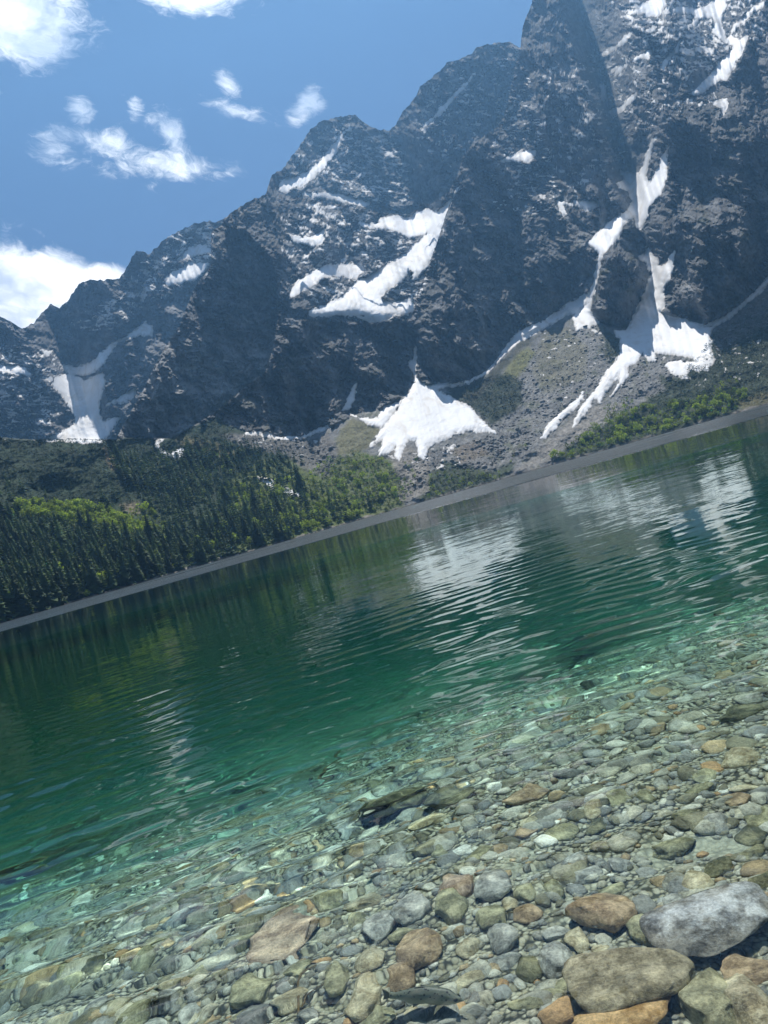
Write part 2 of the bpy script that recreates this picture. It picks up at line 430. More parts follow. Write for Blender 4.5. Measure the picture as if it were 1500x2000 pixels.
# snow fields: (outline in the photo, description)
SNOW = [
 ([(812, 680), (805, 700), (797, 713), (807, 730), (810, 747), (797, 771), (779, 795), (753, 830), (723, 871), (749, 858), (738, 892), (760, 884), (775, 868), (772, 890), (779, 899), (788, 880),
   (797, 858), (812, 862), (818, 895), (829, 899), (836, 877), (857, 864), (879, 856), (888, 847), (918, 843), (970, 847), (944, 825), (918, 795), (883, 778), (857, 762), (844, 758), (823, 749), (815, 739), (813, 708)],
  'broad fan of white snow spilling from a narrow gully onto scree above the lake'),
 ([(842, 757), (857, 749), (892, 747), (918, 743), (948, 728), (961, 715), (983, 684), (1013, 648), (1039, 635), (1065, 626), (1100, 600), (1110, 592), (1150, 570), (1158, 560), (1163, 530), (1170, 497), (1174, 503),
   (1163, 562), (1158, 577), (1150, 592), (1122, 615), (1110, 615), (1075, 635), (1050, 650), (1020, 665), (1000, 680), (975, 705), (950, 730), (915, 750), (875, 757), (850, 760)],
  'long thin shaded snow strip along the foot of the great dark wall'),
 ([(1118, 618), (1135, 603), (1150, 591), (1157, 577), (1153, 600), (1158, 618), (1169, 631), (1155, 640), (1166, 650), (1142, 640), (1126, 646)],
  'small snow tongue on the scree beside the rounded rock tower'),
 ([(1245, 501), (1260, 495), (1267, 483), (1273, 494), (1283, 502), (1285, 517), (1292, 523), (1303, 511), (1311, 498), (1317, 490), (1317, 507), (1315, 530), (1311, 542), (1300, 557), (1297, 573), (1299, 597), (1293, 610),
   (1313, 618), (1340, 626), (1367, 634), (1380, 638), (1399, 637), (1388, 647), (1385, 661), (1393, 666), (1388, 677), (1392, 690), (1398, 703), (1380, 723), (1362, 723), (1341, 723), (1346, 746), (1335, 741), (1316, 732),
   (1301, 716), (1305, 707), (1323, 705), (1341, 709), (1357, 707), (1353, 698), (1319, 694), (1296, 691), (1278, 689), (1280, 703), (1269, 707), (1255, 689), (1246, 703), (1237, 714), (1226, 719), (1228, 737), (1205, 764),
   (1192, 775), (1205, 755), (1212, 730), (1189, 759), (1172, 789), (1160, 778), (1140, 815), (1118, 835), (1130, 800), (1160, 765), (1190, 720), (1210, 695), (1212, 665), (1200, 647), (1220, 645), (1231, 635), (1245, 598), (1265, 555), (1272, 535), (1262, 515)],
  'large snow apron pouring between the rounded tower and the dark cliff down to the bushes'),
 ([(1340, 627), (1375, 634), (1400, 626), (1420, 613), (1440, 600), (1460, 585), (1480, 565), (1500, 540), (1530, 515), (1530, 528), (1500, 553), (1480, 577), (1450, 600), (1425, 622), (1400, 637), (1370, 639)],
  'thin curved snow strip under the shaded cliff above dark dwarf pine'),
 ([(1055, 857), (1070, 830), (1090, 810), (1110, 795), (1125, 785), (1138, 768), (1141, 780), (1118, 803), (1100, 815), (1087, 837), (1064, 856)],
  'broken narrow snow streak running down the scree ridge to the shore'),
 ([(1172, 497), (1150, 475), (1170, 457), (1190, 435), (1205, 425), (1225, 415), (1237, 392), (1230, 375), (1207, 360), (1220, 352), (1212, 335), (1230, 341), (1250, 340), (1265, 300), (1280, 268), (1267, 305), (1259, 345),
   (1270, 358), (1282, 340), (1292, 312), (1303, 283), (1301, 300), (1300, 350), (1290, 375), (1270, 400), (1262, 425), (1250, 447), (1242, 440), (1242, 422), (1225, 425), (1205, 465), (1180, 492)],
  'forked snow gully shaped like a letter Y high between two rock walls'),
 ([(1087, 392), (1102, 396), (1125, 400), (1120, 394), (1145, 391), (1165, 392), (1170, 402), (1145, 412), (1125, 402), (1100, 402), (1109, 420), (1100, 422), (1092, 410)],
  'small snow pocket with two lobes on a brown ledge of the great wall'),
 ([(1225, 12), (1249, 11), (1271, 0), (1292, -14), (1300, 10), (1287, 29), (1260, 36), (1257, 27), (1228, 28), (1227, 20), (1249, 18)],
  'topmost snow field with blunt end high on the summit wall'),
 ([(1313, 23), (1327, 15), (1356, 20), (1377, 16), (1393, 3), (1415, -14), (1416, 11), (1408, 29), (1409, 53), (1417, 82), (1407, 75), (1392, 64), (1397, 48), (1397, 35), (1380, 33), (1364, 39), (1356, 50), (1357, 30), (1340, 24)],
  'branched snow field near the summit with a long tail hanging down a gully'),
 ([(1461, 67), (1455, 85), (1444, 115), (1431, 133), (1417, 157), (1407, 155), (1388, 168), (1364, 185), (1352, 184), (1367, 168), (1388, 147), (1401, 125), (1423, 107), (1433, 91), (1420, 80), (1427, 69), (1433, 77), (1449, 78)],
  'slanting snow tongue with streaked lower edge on the high sunlit slabs'),
 ([(1426, 68), (1430, 53), (1446, 40), (1456, 27), (1473, 15), (1493, 2), (1490, 16), (1473, 22), (1458, 38), (1442, 49), (1433, 66)],
  'narrow snow couloir curving up to the summit ridge'),
 ([(1382, 197), (1400, 199), (1418, 194), (1420, 208), (1413, 225), (1408, 230), (1410, 213), (1398, 206)],
  'small triangular snow patch below the slanting snow tongue'),
 ([(705, 437), (740, 441), (752, 423), (800, 426), (825, 410), (858, 415), (882, 392), (906, 355), (904, 392), (888, 422), (866, 450), (850, 464), (835, 455), (800, 463), (770, 448), (735, 446)],
  'bright snow basin below the back wall ending in a point at the rock edge'),
 ([(607, 610), (640, 600), (672, 583), (700, 553), (730, 537), (760, 520), (790, 500), (815, 480), (838, 460), (858, 458), (850, 488), (832, 520), (812, 542), (806, 522), (818, 503), (800, 522), (782, 548), (758, 558), (735, 585),
   (770, 596), (802, 586), (806, 606), (772, 614), (735, 626), (700, 620), (665, 612), (640, 620), (620, 620)],
  'sweeping snow slope stepping down from the basin to the dark buttress'),
 ([(570, 577), (580, 555), (610, 535), (640, 520), (688, 519), (712, 526), (693, 541), (650, 535), (620, 548), (590, 568)],
  'snow band arching across the middle terrace above a dark rock knoll'),
 ([(588, 376), (640, 377), (680, 384), (724, 396), (716, 404), (690, 399), (640, 389), (600, 383)],
  'thin snow ledge crossing the foot of the pointed peak'),
 ([(545, 373), (550, 350), (575, 346), (600, 335), (625, 316), (648, 286), (673, 256), (658, 298), (634, 328), (612, 347), (592, 364), (570, 366), (560, 377)],
  'diagonal snow streak rising across the face of the pointed peak'),
 ([(562, 457), (585, 465), (605, 464), (620, 459), (636, 444), (631, 476), (610, 481), (575, 475)],
  'hooked snow patch on the terraces beside the dark tower-like face'),
 ([(322, 546), (345, 530), (370, 517), (406, 516), (400, 528), (380, 546), (350, 551), (330, 556)],
  'snow ledge just left of the sharp shadow edge on the long ridge'),
 ([(348, 506), (370, 487), (400, 479), (413, 491), (380, 498)],
  'small upper snow ledge beneath the crest of the long ridge'),
 ([(282, 630), (297, 637), (296, 656), (260, 658), (230, 668), (212, 697), (192, 722), (165, 734), (135, 732), (108, 712), (74, 680), (102, 688), (120, 712), (150, 716), (175, 708), (200, 688), (220, 670), (245, 658), (265, 645)],
  'shaded snow gully bending from a notch down to the lower cirque'),
 ([(82, 735), (115, 733), (140, 730), (165, 744), (200, 728), (206, 745), (198, 770), (195, 800), (200, 825), (236, 814), (222, 835), (200, 864), (168, 866), (125, 862), (85, 862), (113, 845), (145, 832), (148, 815), (126, 780), (100, 750)],
  'big snow cirque floor meeting the forested hill crest'),
 ([(208, 792), (240, 770), (265, 759), (261, 776), (237, 788), (212, 788)],
  'small shaded snow shelf beside the big cirque snow'),
 ([(-30, 708), (0, 710), (30, 715), (50, 720), (60, 733), (30, 730), (0, 722), (-30, 718)],
  'thin snow band at the very edge of the far ridge slope'),
 ([(697, 746), (691, 757), (675, 785), (669, 801), (685, 798), (692, 776)],
  'thin upright snow sliver on the dark central buttress'),
 ([(738, 817), (749, 795), (783, 786), (770, 808), (745, 836), (718, 828), (684, 809), (710, 818)],
  'small snow wing beside the broad snow fan'),
 ([(480, 846), (510, 841), (550, 855), (590, 852), (640, 831), (644, 836), (590, 858), (550, 860), (505, 850), (482, 850)],
  'long thin wavy snow line on rubble below the dark buttress'),
 ([(504, 931), (525, 936), (555, 949), (589, 967), (575, 971), (540, 958), (518, 944)],
  'thin snow streak among spruces above the light green bushes'),
 ([(300, 862), (318, 858), (309, 869), (317, 882), (336, 886), (356, 874), (357, 891), (341, 895), (320, 891), (308, 878)],
  'snow-filled stream bed at the edge of the forested hill'),
 ([(1171, 109), (1183, 99), (1207, 87), (1220, 71), (1233, 65), (1218, 88), (1192, 104)], 'slanting upper snow ledge of the summit wall, with pointed end'),
 ([(1181, 151), (1199, 132), (1225, 126), (1213, 139), (1199, 148), (1206, 134)], 'short claw-shaped snow ledge in the middle of the summit wall'),
 ([(1189, 216), (1212, 210), (1233, 187), (1242, 182), (1238, 196), (1213, 219), (1193, 229)], 'snow ledge rising to a knob low on the summit wall'),
 ([(1172, 165), (1180, 164), (1183, 181), (1180, 199), (1174, 199)], 'short upright snow strip on the summit wall'),
 ([(1292, 136), (1293, 122), (1308, 107), (1329, 79), (1322, 101), (1304, 120), (1297, 137)], 'narrow slanting snow streak between slabs of the summit wall'),
 ([(1233, 118), (1249, 108), (1260, 104), (1277, 94), (1266, 117), (1253, 112), (1242, 121)], 'forked snow ledge on the summit wall'),
 ([(973, 315), (1000, 305), (1028, 292), (1052, 296), (1032, 318), (1000, 316)], 'low snow ledge on the brown terraces of the great wall'),
 ([(828, 246), (860, 212), (885, 186), (921, 150), (916, 164), (886, 192), (858, 226)], 'thin diagonal snow line across the back wall'),
]
# areas of small flecks of snow: outline, threshold (lower = more)
FLECK = [([(960, 180), (1080, 130), (1250, 60), (1420, 200), (1300, 240), (1200, 330), (1060, 360), (960, 330)], 0.23),
         ([(560, 300), (640, 240), (760, 260), (810, 330), (800, 400), (720, 390), (560, 370)], 0.18),
         ([(540, 420), (700, 400), (880, 440), (820, 600), (620, 610), (560, 560)], 0.17),
         ([(-200, 640), (80, 680), (140, 740), (100, 860), (-200, 860)], 0.15),
         ([(330, 440), (430, 430), (415, 540), (280, 600), (220, 650), (120, 640), (240, 560)], 0.15),
         ([(1300, 0), (1500, -60), (1500, 80), (1400, 100), (1320, 140)], 0.11),
         ([(820, 150), (1000, 100), (990, 220), (880, 330), (800, 290)], 0.27),
         ([(960, 290), (1160, 230), (1200, 330), (1080, 430), (960, 420)], 0.24),
         ([(1280, 690), (1500, 640), (1500, 740), (1330, 760)], 0.33),
         ([(1050, 640), (1180, 640), (1210, 720), (1120, 790), (1050, 800)], 0.36),
         ([(740, 840), (870, 860), (960, 900), (840, 930), (740, 900)], 0.30),
         ([(430, 850), (640, 845), (650, 880), (440, 870)], 0.29),
         ([(600, 380), (780, 420), (860, 480), (800, 600), (640, 620), (560, 470)], .12),
         ([(610, 250), (700, 235), (760, 270), (800, 340), (740, 400), (620, 370)], .15),
         ([(1180, 0), (1420, -20), (1440, 120), (1330, 160), (1280, 120)], .10),
         ([(20, 690), (110, 720), (110, 850), (-40, 850), (-40, 690)], .12)]

# masses that stand well behind the one in front of them start at their own distance
hard = lambda p: sdist(p, 4) > 0
LV = np.zeros(PX.shape, int)
LV[hard(BACKWALL)] = 3
LV[hard(MID2)] = 1
LV[hard(PEAK)] = 3
LV[hard(FACE)] = 2
LV[hard(RIDGE)] = 4
SD = [sdist(p) for p, _ in SNOW]
edge_n = fbm2(PX / 9.0, PY / 6.0, 3, .6)
edge_n2 = fbm2(PX / 26.0, PY / 18.0, 2, .6)
edge_n3 = ridge2((PX + .6 * PY) / 13.0, (PY - .5 * PX) / 22.0, 2) - .5
SF = [np.where(d > -90, d + 3.6 * edge_n + 3.2 * edge_n2 + 2.2 * edge_n3 + 1.6 * perlin2(PX / 3.6, PY / 3.0) + 1.3 + {13: 2.5, 14: 4.0, 15: 3.0, 6: 1.5, 9: 1.5, 10: 1.0, 19: 2.0, 20: 2.0}.get(k, 0), -99) for k, d in enumerate(SD)]
for k in (13, 14, 15):
    SF[k] = np.where(LV > 0, SF[k], -9)
snow_any = np.max(np.stack([sstep(s, -3, 2) for s in SF]), 0)


def inside(poly, w=3.0, nz=0.0):
    d = sdist(poly, 30)
    if nz:
        d = np.where(d > -90, d + nz * edge_n2 * 3 + nz * edge_n, d)
    return sstep(d, -w, w)


iHILL, iSCREE, iFACE, iBUTT, iRIDGE, iPEAK, iBACK, iMID, iTOW, iCLIFF, iHIGH = [inside(p) for p in (HILL, SCREE, FACE, BUTT, RIDGE, PEAK, BACKW, MID, TOWER, CLIFF, HIGH)]


def lay(base, w, val):
    return base * (1 - w) + val * w


# slope of the ground (rise over run) everywhere
slope = np.full(PX.shape, 1.75)
slope = lay(slope, iHIGH, 1.2)
slope = lay(slope, inside([(1015, 60), (1042, -20), (1060, -300), (1180, -300), (1200, -60), (1235, 40), (1190, 130), (1150, 200), (1070, 150)], 26), 1.3)
slope = lay(slope, iRIDGE, 1.6)
slope = lay(slope, iPEAK, 1.6)
slope = lay(slope, iMID, 1.4)
slope = lay(slope, iBACK, 1.9)
slope = lay(slope, iFACE, 2.6)
slope = lay(slope, iBUTT, 2.3)
slope = lay(slope, iCLIFF, 2.0)
slope = lay(slope, iTOW, 2.3)
band = fbm2(PX / 60 + .25 * PY / 60, PY / 13.0 - .12 * PX / 13.0, 4, .6)
slope = slope * np.exp(.75 * band)
hillrow = sstep(Vg, 60, 250)
slope = lay(slope, iSCREE, .62)
slope = lay(slope, iHILL, .42 + .5 * hillrow)
slope = lay(slope, snow_any * (1 - iSCREE) * (1 - iHILL), np.maximum(.62, Vg / F + .27))
slope = blur(slope, 3, 2)
slope = np.maximum(slope, Vg / F + .22)
Dg = np.zeros_like(Vg)
Dg[0] = Dsh
for i in range(1, NR):
    dv = Vg[i] - Vg[i - 1]
    Dg[i] = Dg[i - 1] + np.clip(Dg[i - 1] / np.maximum(slope[i] * F - Vg[i], 150) * dv, 0, 12)
Dg = blur(Dg, 5, 1)
LOFF = np.array([0., 130., 190., 260., 620.])
Dg = Dg - 45 * sstep(sdist(TOWER), -6, 30) - 60 * sstep(sdist(CLIFF), -6, 70) + 30 * blur(iBUTT, 6, 6)
rock_w = (1 - .85 * snow_any) * (1 - iSCREE) * (1 - iHILL)
Uw = Ug + 16 * fbm2(Ug / 50, Vg / 38, 3)
disp = (ridge2(Uw / 75, Vg / 190 + Ug / 300, 2) - .5) * 34 + fbm2(Uw / 34 + Vg / 60, Vg / 40, 3, .6) * 17
disp += (ridge2(Uw / 21 + .5 * Vg / 21, Vg / 34, 3) - .5) * 7.5
disp += fbm2(PX / 9.0, PY / 6.0, 3, .65) * 5.5 - np.abs(fbm2(Uw / 11 + 5, Vg / 15, 2)) * 9 + perlin2(Ug / 3.6, Vg / 4.2) * 1.9
Dg = Dg + fbm2(Uw / 140, Vg / 150 + 3, 2) * 38 * (1 - iSCREE) * (1 - iHILL) * sstep(Vg, 120, 260)
disp_s = fbm2(Ug / 50, Vg / 30, 4) * 8 + fbm2(Ug / 6.0, Vg / 5.0, 2) * 1.2
disp_h = fbm2(Ug / 120, Vg / 60, 2) * 16 * hillrow + fbm2(Ug / 14, Vg / 9, 3) * 3.0
near_top = sstep(vtop[None] - Vg, 0, 14)
shore_f = sstep(Vg - vsh[None], 0, 10)
Dg = Dg + disp * rock_w + shore_f * (disp_s * iSCREE * (1 - .7 * snow_any) + disp_h * iHILL)
D0 = Dg
Dg = Dg + LOFF[LV]
Xg, Yg, Zg = Ug * Dg / F, Dg, HC + Vg * Dg / F
Pg = np.stack([Xg, Yg, Zg], -1)

# ground colours (albedo)
rockn = fbm2(PX / 40, PY / 22, 5, .6)
C = np.zeros(PX.shape + (3,))


def paint(w, c, var=0.0, n=None):
    global C
    c = np.asarray(c, float)[None, None]
    if var:
        c = c * (1 + var * (rockn if n is None else n))[..., None]
    C = C * (1 - w[..., None]) + c * w[..., None]


one = np.ones(PX.shape)
paint(one, (.128, .131, .134), 1.2)
paint(sstep(ridge2(Uw / 16 + Vg / 30, Vg / 45, 3), .62, .8) * .7, (.05, .052, .055), .3)
paint(sstep(fbm2(Uw / 18, Vg / 34 + 7, 4, .65), .15, .45) * .7, (.205, .21, .215), .5)
paint(sstep(fbm2(Uw / 60 + 4, Vg / 90, 4, .6), .05, .4) * .6, (.045, .05, .047), .4)
paint(iRIDGE * .6, (.15, .15, .155), .9)
paint(inside(FACE) * sstep(PY, 600, 720), (.24, .235, .225), .6)
och = sstep(fbm2(PX / 30 + 7, PY / 9.0, 4, .62), .12, .42)
paint(och * (1 - iRIDGE) * (1 - iFACE) * .45, (.15, .138, .108), .5)
gr = sstep(fbm2(PX / 50 + 3, PY / 30 + 9, 4, .6), .1, .4)
paint(gr * (iCLIFF + iTOW + iBUTT * .8 + inside([(820, 640), (880, 420), (1150, 380), (1160, 560), (900, 750)], 20) * .6).clip(0, 1) * .75, (.055, .062, .035), .6)
paint(iSCREE, (.185, .188, .185), .7)
paint(iSCREE * sstep(fbm2(PX / 34, PY / 20 + 2, 4, .6), .05, .35) * .55, (.085, .10, .045), .5)
paint(iSCREE * sstep(ridge2((PX + .45 * PY) / 22, (PY - PX * .4) / 90, 2), .66, .85) * .6, (.28, .275, .26), .3)
paint(iHILL, (.022, .040, .020), .5)
grs = (.12, .135, .04)
for poly, c, a in [
    ([(965, 762), (985, 725), (1010, 690), (1032, 676), (1045, 690), (1030, 715), (1000, 745), (975, 770)], (.15, .155, .05), .85),
    ([(655, 870), (662, 840), (690, 815), (720, 826), (742, 840), (720, 870), (690, 890), (660, 890)], (.16, .155, .075), .8),
    ([(860, 770), (915, 752), (950, 735), (1000, 690), (980, 730), (1020, 745), (1020, 790), (985, 815), (960, 830), (930, 800)], (.035, .05, .028), .9),
    ([(870, 760), (950, 735), (1010, 670), (1080, 640), (1010, 690), (970, 740), (920, 790)], (.05, .052, .035), .8),
    ([(1180, 640), (1210, 660), (1212, 690), (1195, 720), (1180, 690)], (.045, .06, .03), .8),
    ([(1060, 650), (1110, 640), (1150, 680), (1140, 740), (1060, 770), (1040, 720)], (.16, .15, .075), .45),
    ([(1300, 760), (1290, 735), (1330, 740), (1400, 640), (1500, 590), (1620, 540), (1620, 770), (1330, 845), (1200, 880), (1080, 905), (1090, 885), (1180, 830), (1230, 800)], (.035, .052, .026), .9),
    ([(1395, 640), (1450, 600), (1520, 560), (1520, 620), (1450, 660), (1400, 690)], (.17, .16, .145), .9),
    ([(1000, 925), (1060, 870), (1130, 800), (1180, 790), (1215, 790), (1170, 830), (1090, 885), (1060, 905), (1000, 930)], (.25, .24, .22), .9),
    ([(1440, 780), (1470, 770), (1510, 765), (1510, 792), (1450, 800)], (.14, .125, .06), .7),
    ([(830, 930), (870, 900), (960, 920), (1010, 900), (980, 945), (850, 985), (820, 980)], (.04, .06, .028), .85),
    ([(880, 880), (930, 860), (960, 890), (900, 905)], (.2, .16, .12), .6),
    ([(450, 930), (520, 900), (640, 900), (700, 880), (770, 900), (790, 950), (790, 1000), (600, 1070), (470, 1100), (440, 1000)], (.1, .125, .035), .85),
    ([(760, 880), (790, 870), (840, 880), (838, 960), (780, 985), (775, 940)], (.24, .225, .2), .85),
    ([(430, 850), (520, 845), (600, 858), (640, 845), (660, 880), (640, 935), (600, 920), (560, 890), (470, 870)], (.15, .145, .135), .9),
    ([(20, 1000), (120, 985), (200, 1000), (330, 1040), (300, 1060), (200, 1040), (100, 1020)], (.1, .13, .035), .8),
    ([(60, 995), (200, 985), (290, 1000), (240, 1030), (120, 1010)], (.05, .075, .025), .5),
    ([(203, 875), (212, 880), (228, 905), (232, 920), (218, 915), (208, 900)], (.26, .2, .13), .9),
    ([(235, 985), (270, 980), (272, 1000), (245, 1008)], (.22, .18, .12), .7),
    ([(340, 850), (380, 855), (430, 865), (460, 885), (440, 900), (400, 880), (350, 870)], (.17, .15, .075), .7)]:
    paint(inside(poly, 5, 1.8) * a, c, .6, edge_n)
paint(sstep(vsh[None] + 2.5 + 5 * edge_n2 - Vg, -1.5, 1.0), (.2, .185, .16), .6, edge_n)
C = np.clip(C, .012, .6)

# which mass each quad belongs to
reg = np.zeros(PX.shape, int)
for k, w in enumerate((iMID, iBACK, iPEAK, iRIDGE, iFACE, iBUTT, iCLIFF, iTOW, iSCREE, iHILL), 1):
    reg[w > .5] = k
IDX = np.arange(NR * NU).reshape(NR, NU)
Q = np.stack([IDX[:-1, :-1], IDX[:-1, 1:], IDX[1:, 1:], IDX[1:, :-1]], -1).reshape(-1, 4)
qreg = reg[:-1, :-1].ravel()
qLV = np.max(np.stack([LV[:-1, :-1], LV[1:, :-1], LV[1:, 1:], LV[:-1, 1:]]), 0)
qLVmin = np.min(np.stack([LV[:-1, :-1], LV[1:, :-1], LV[1:, 1:], LV[:-1, 1:]]), 0)
same_lv = (qLV == qLVmin)
Pf, Cf = Pg.reshape(-1, 3), C.reshape(-1, 3)
# far sides of the crests and the drowned foot of the shore
ex_v, ex_c, ex_q, ex_r = [], [], [], []
base_i = NR * NU
prev = IDX[-1]
for dd, dz in ((25, -12), (90, -90), (260, -300), (700, -900)):
    k = (Yg[-1] + dd) / Yg[-1]
    v = np.stack([Xg[-1] * k, Yg[-1] + dd, np.maximum(Zg[-1] + dz, -12)], 1)
    cur = base_i + np.arange(NU)
    ex_v.append(v); ex_c.append(np.repeat([[.15, .15, .155]], NU, 0))
    ex_q.append(np.stack([prev[:-1], prev[1:], cur[1:], cur[:-1]], 1)); ex_r.append(reg[-1, :-1])
    prev, base_i = cur, base_i + NU
prev = IDX[0]
for dd, dz in ((4, -.6), (16, -2.5), (60, -14)):
    k = (Yg[0] - dd) / Yg[0]
    v = np.stack([Xg[0] * k, Yg[0] - dd, Zg[0] * 0 + dz], 1)
    cur = base_i + np.arange(NU)
    ex_v.append(v); ex_c.append(np.repeat([[.05, .07, .05]], NU, 0))
    ex_q.append(np.stack([cur[:-1], cur[1:], prev[1:], prev[:-1]], 1)); ex_r.append(reg[0, :-1])
    prev, base_i = cur, base_i + NU
# every distant mass runs on a little way behind the edge of the mass in front of it
vbase = base_i
qreg2 = reg[:-1, :-1]
lay_v, lay_c, lay_q, lay_r = [], [], [], []
front = np.where(same_lv.ravel())[0]
lay_q.append(Q[front]); lay_r.append(qreg[front])
for lv in range(5):
    m = (qLV == lv) & ~same_lv if lv == 0 else (qLV == lv)
    mm = m.copy()
    for _ in range(9):
        g = mm.copy()
        g[1:] |= mm[:-1]; g[:-1] |= mm[1:]; g[:, 1:] |= mm[:, :-1]; g[:, :-1] |= mm[:, 1:]
        mm = g
    ext = mm & (qLVmin < lv) if lv else (~same_lv & (qLVmin == 0) & False)
    if not ext.any():
        continue
    d = D0 + LOFF[lv]
    lay_v.append(np.stack([Ug * d / F, d, HC + Vg * d / F], -1).reshape(-1, 3)); lay_c.append(Cf)
    lay_q.append(Q[ext.ravel()] + vbase); lay_r.append(np.full(ext.sum(), {1: 1, 2: 5, 3: 2, 4: 4}[lv]))
    vbase += NR * NU
for lv in range(4):       # rims of the front masses: run on one cell past their edge, so no gap shows
    ext = ~same_lv & (qLVmin == lv)
    d = D0 + LOFF[lv]
    lay_v.append(np.stack([Ug * d / F, d, HC + Vg * d / F], -1).reshape(-1, 3)); lay_c.append(Cf)
    lay_q.append(Q[ext.ravel()] + vbase); lay_r.append(qreg2[ext])
    vbase += NR * NU
Pall = np.concatenate([Pf] + ex_v + lay_v)
Call = np.concatenate([Cf] + ex_c + lay_c)
Qall = np.concatenate(lay_q + ex_q)
Rall = np.concatenate(lay_r + ex_r)
for k in range(11):
    q = Qall[Rall == k]
    if not len(q):
        continue
    ids, inv = np.unique(q, return_inverse=True)
    nm = 'terrain' if k == 9 else 'hill' if k == 10 else 'mountain'
    me = new_mesh(nm, Pall[ids], inv.reshape(-1, 4), M_SCREE if k == 9 else M_TURF if k == 10 else M_ROCK, False, Call[ids])
    tag(obj(nm, me), kind='structure')

# ------------------------------------------------------------------ snow lying on the terrain
Qs = Q[same_lv.ravel()]
TRI = np.concatenate([Qs[:, [0, 1, 2]], Qs[:, [0, 2, 3]]])
NOFF = np.array([-.1, -.62, .78])


def snow_mesh(name, Fv, thick=1.0):
    f = Fv.ravel()
    ft = f[TRI]
    cnt = (ft > 0).sum(1)
    full = TRI[cnt == 3]
    edges, tris = [], [full]
    NV = len(f)

    def roll(T, ins, want):
        k = np.argmax(ins == want, 1)
        return T[np.arange(len(T))[:, None], (k[:, None] + np.arange(3)) % 3]
    T1 = TRI[cnt == 1]
    T1 = roll(T1, f[T1] > 0, True)
    T2 = TRI[cnt == 2]
    T2 = roll(T2, f[T2] > 0, False)

    def key(a, b):
        return np.minimum(a, b) * NV + np.maximum(a, b)
    e1, e2 = key(T1[:, 0], T1[:, 1]), key(T1[:, 0], T1[:, 2])
    e3, e4 = key(T2[:, 0], T2[:, 1]), key(T2[:, 0], T2[:, 2])
    uk = np.unique(np.concatenate([e1, e2, e3, e4]))
    L = lambda e: NV + np.searchsorted(uk, e)
    tris += [np.stack([T1[:, 0], L(e1), L(e2)], 1), np.stack([L(e3), T2[:, 1], T2[:, 2]], 1), np.stack([L(e3), T2[:, 2], L(e4)], 1)]
    TT = np.concatenate(tris)
    if not len(TT):
        return None
    a, b = uk // NV, uk % NV
    k = (f[a] / (f[a] - f[b]))[:, None]
    ep = Pf[a] * (1 - k) + Pf[b] * k
    ids, inv = np.unique(TT, return_inverse=True)
    V = np.concatenate([Pf, ep])[ids]
    h = np.concatenate([.35 + np.clip(f, 0, 9) * .17, np.full(len(uk), .12)])[ids] * thick
    V = V + h[:, None] * NOFF
    fv = np.concatenate([f, np.zeros(len(uk))])[ids]
    return new_mesh(name, V, inv.reshape(-1, 3), M_SNOW, True, np.repeat(sstep(fv, -.5, 4.5)[:, None], 3, 1))


for k, ((poly, lab), fv) in enumerate(zip(SNOW, SF)):
    me = snow_mesh('snow_field', fv)
    if me:
        tag(obj('snow_field', me), lab, 'snow field', 'snow fields on the mountains')
fl = np.full(PX.shape, -99.0)
nA = fbm2(PX / 22 + PY / 60, PY / 6.0, 3, .6)
nB = fbm2(PX / 9.0 - PY / 16, PY / 13.0 + 4, 3, .6)
nC = fbm2(PX / 34 + PY / 50, PY / 12.0 - PX / 60 + 11, 4, .58)
nn = np.maximum(np.maximum(nA, nB - .06), nC - .02)
for poly, th in FLECK:
    d = sdist(poly, 1)
    fl = np.maximum(fl, np.where(d > 0, (nn - th - .03 + .16 * np.clip(edge_n2, -.5, .5)) * 10 - 1.5 * sstep(d, 14, 0), -99))
fl = np.where(snow_any > .2, -1, fl)
fl = np.where(fl < -50, -1, fl)
me = snow_mesh('snow_patches', fl, .7)
if me:
    tag(obj('snow_patches', me), 'scattered small flecks of old snow on rock ledges', 'snow', kind='stuff')

# ------------------------------------------------------------------ places on the terrain
gridU = Ucol


def ground_at(px, py):
    """photo pixels -> points on the terrain, -1 rows where the pixel is off it"""
    uv = UV(np.stack([px, py], 1))
    j = np.clip(np.searchsorted(gridU, uv[:, 0]), 0, NU - 1)
    tq = (uv[:, 1] - vsh[j]) / (vtop[j] - vsh[j])
    i = np.clip(np.round(tq * (NR - 1)).astype(int), 0, NR - 1)
    return Pg[i, j], (tq > 0.001) & (tq < 1), i, j


def pip(poly, x, y):
    q = np.asarray(poly, float)
    ins = np.zeros(len(x), bool)
    for (ax, ay), (bx, by) in zip(q, np.roll(q, -1, 0)):
        if ay != by:
            ins ^= ((ay > y) != (by > y)) & (x < (bx - ax) * (y - ay) / (by - ay) + ax)
    return ins


def scatter(poly, n, space, seed):
    r = np.random.default_rng(seed)
    q = np.asarray(poly, float)
    lo, hi = q.min(0), q.max(0)
    pts = r.uniform(lo, hi, (n, 2))
    pts = pts[pip(poly, pts[:, 0], pts[:, 1])]
    cells, keep = {}, []
    for p in pts:
        c = (int(p[0] // space), int(p[1] // space))
        ok = True
        for a in (-1, 0, 1):
            for b in (-1, 0, 1):
                for o in cells.get((c[0] + a, c[1] + b), ()):
                    if (o[0] - p[0]) ** 2 + (o[1] - p[1]) ** 2 < space * space:
                        ok = False
        if ok:
            cells.setdefault(c, []).append(p)
            keep.append(p)
    return np.array(keep).reshape(-1, 2)


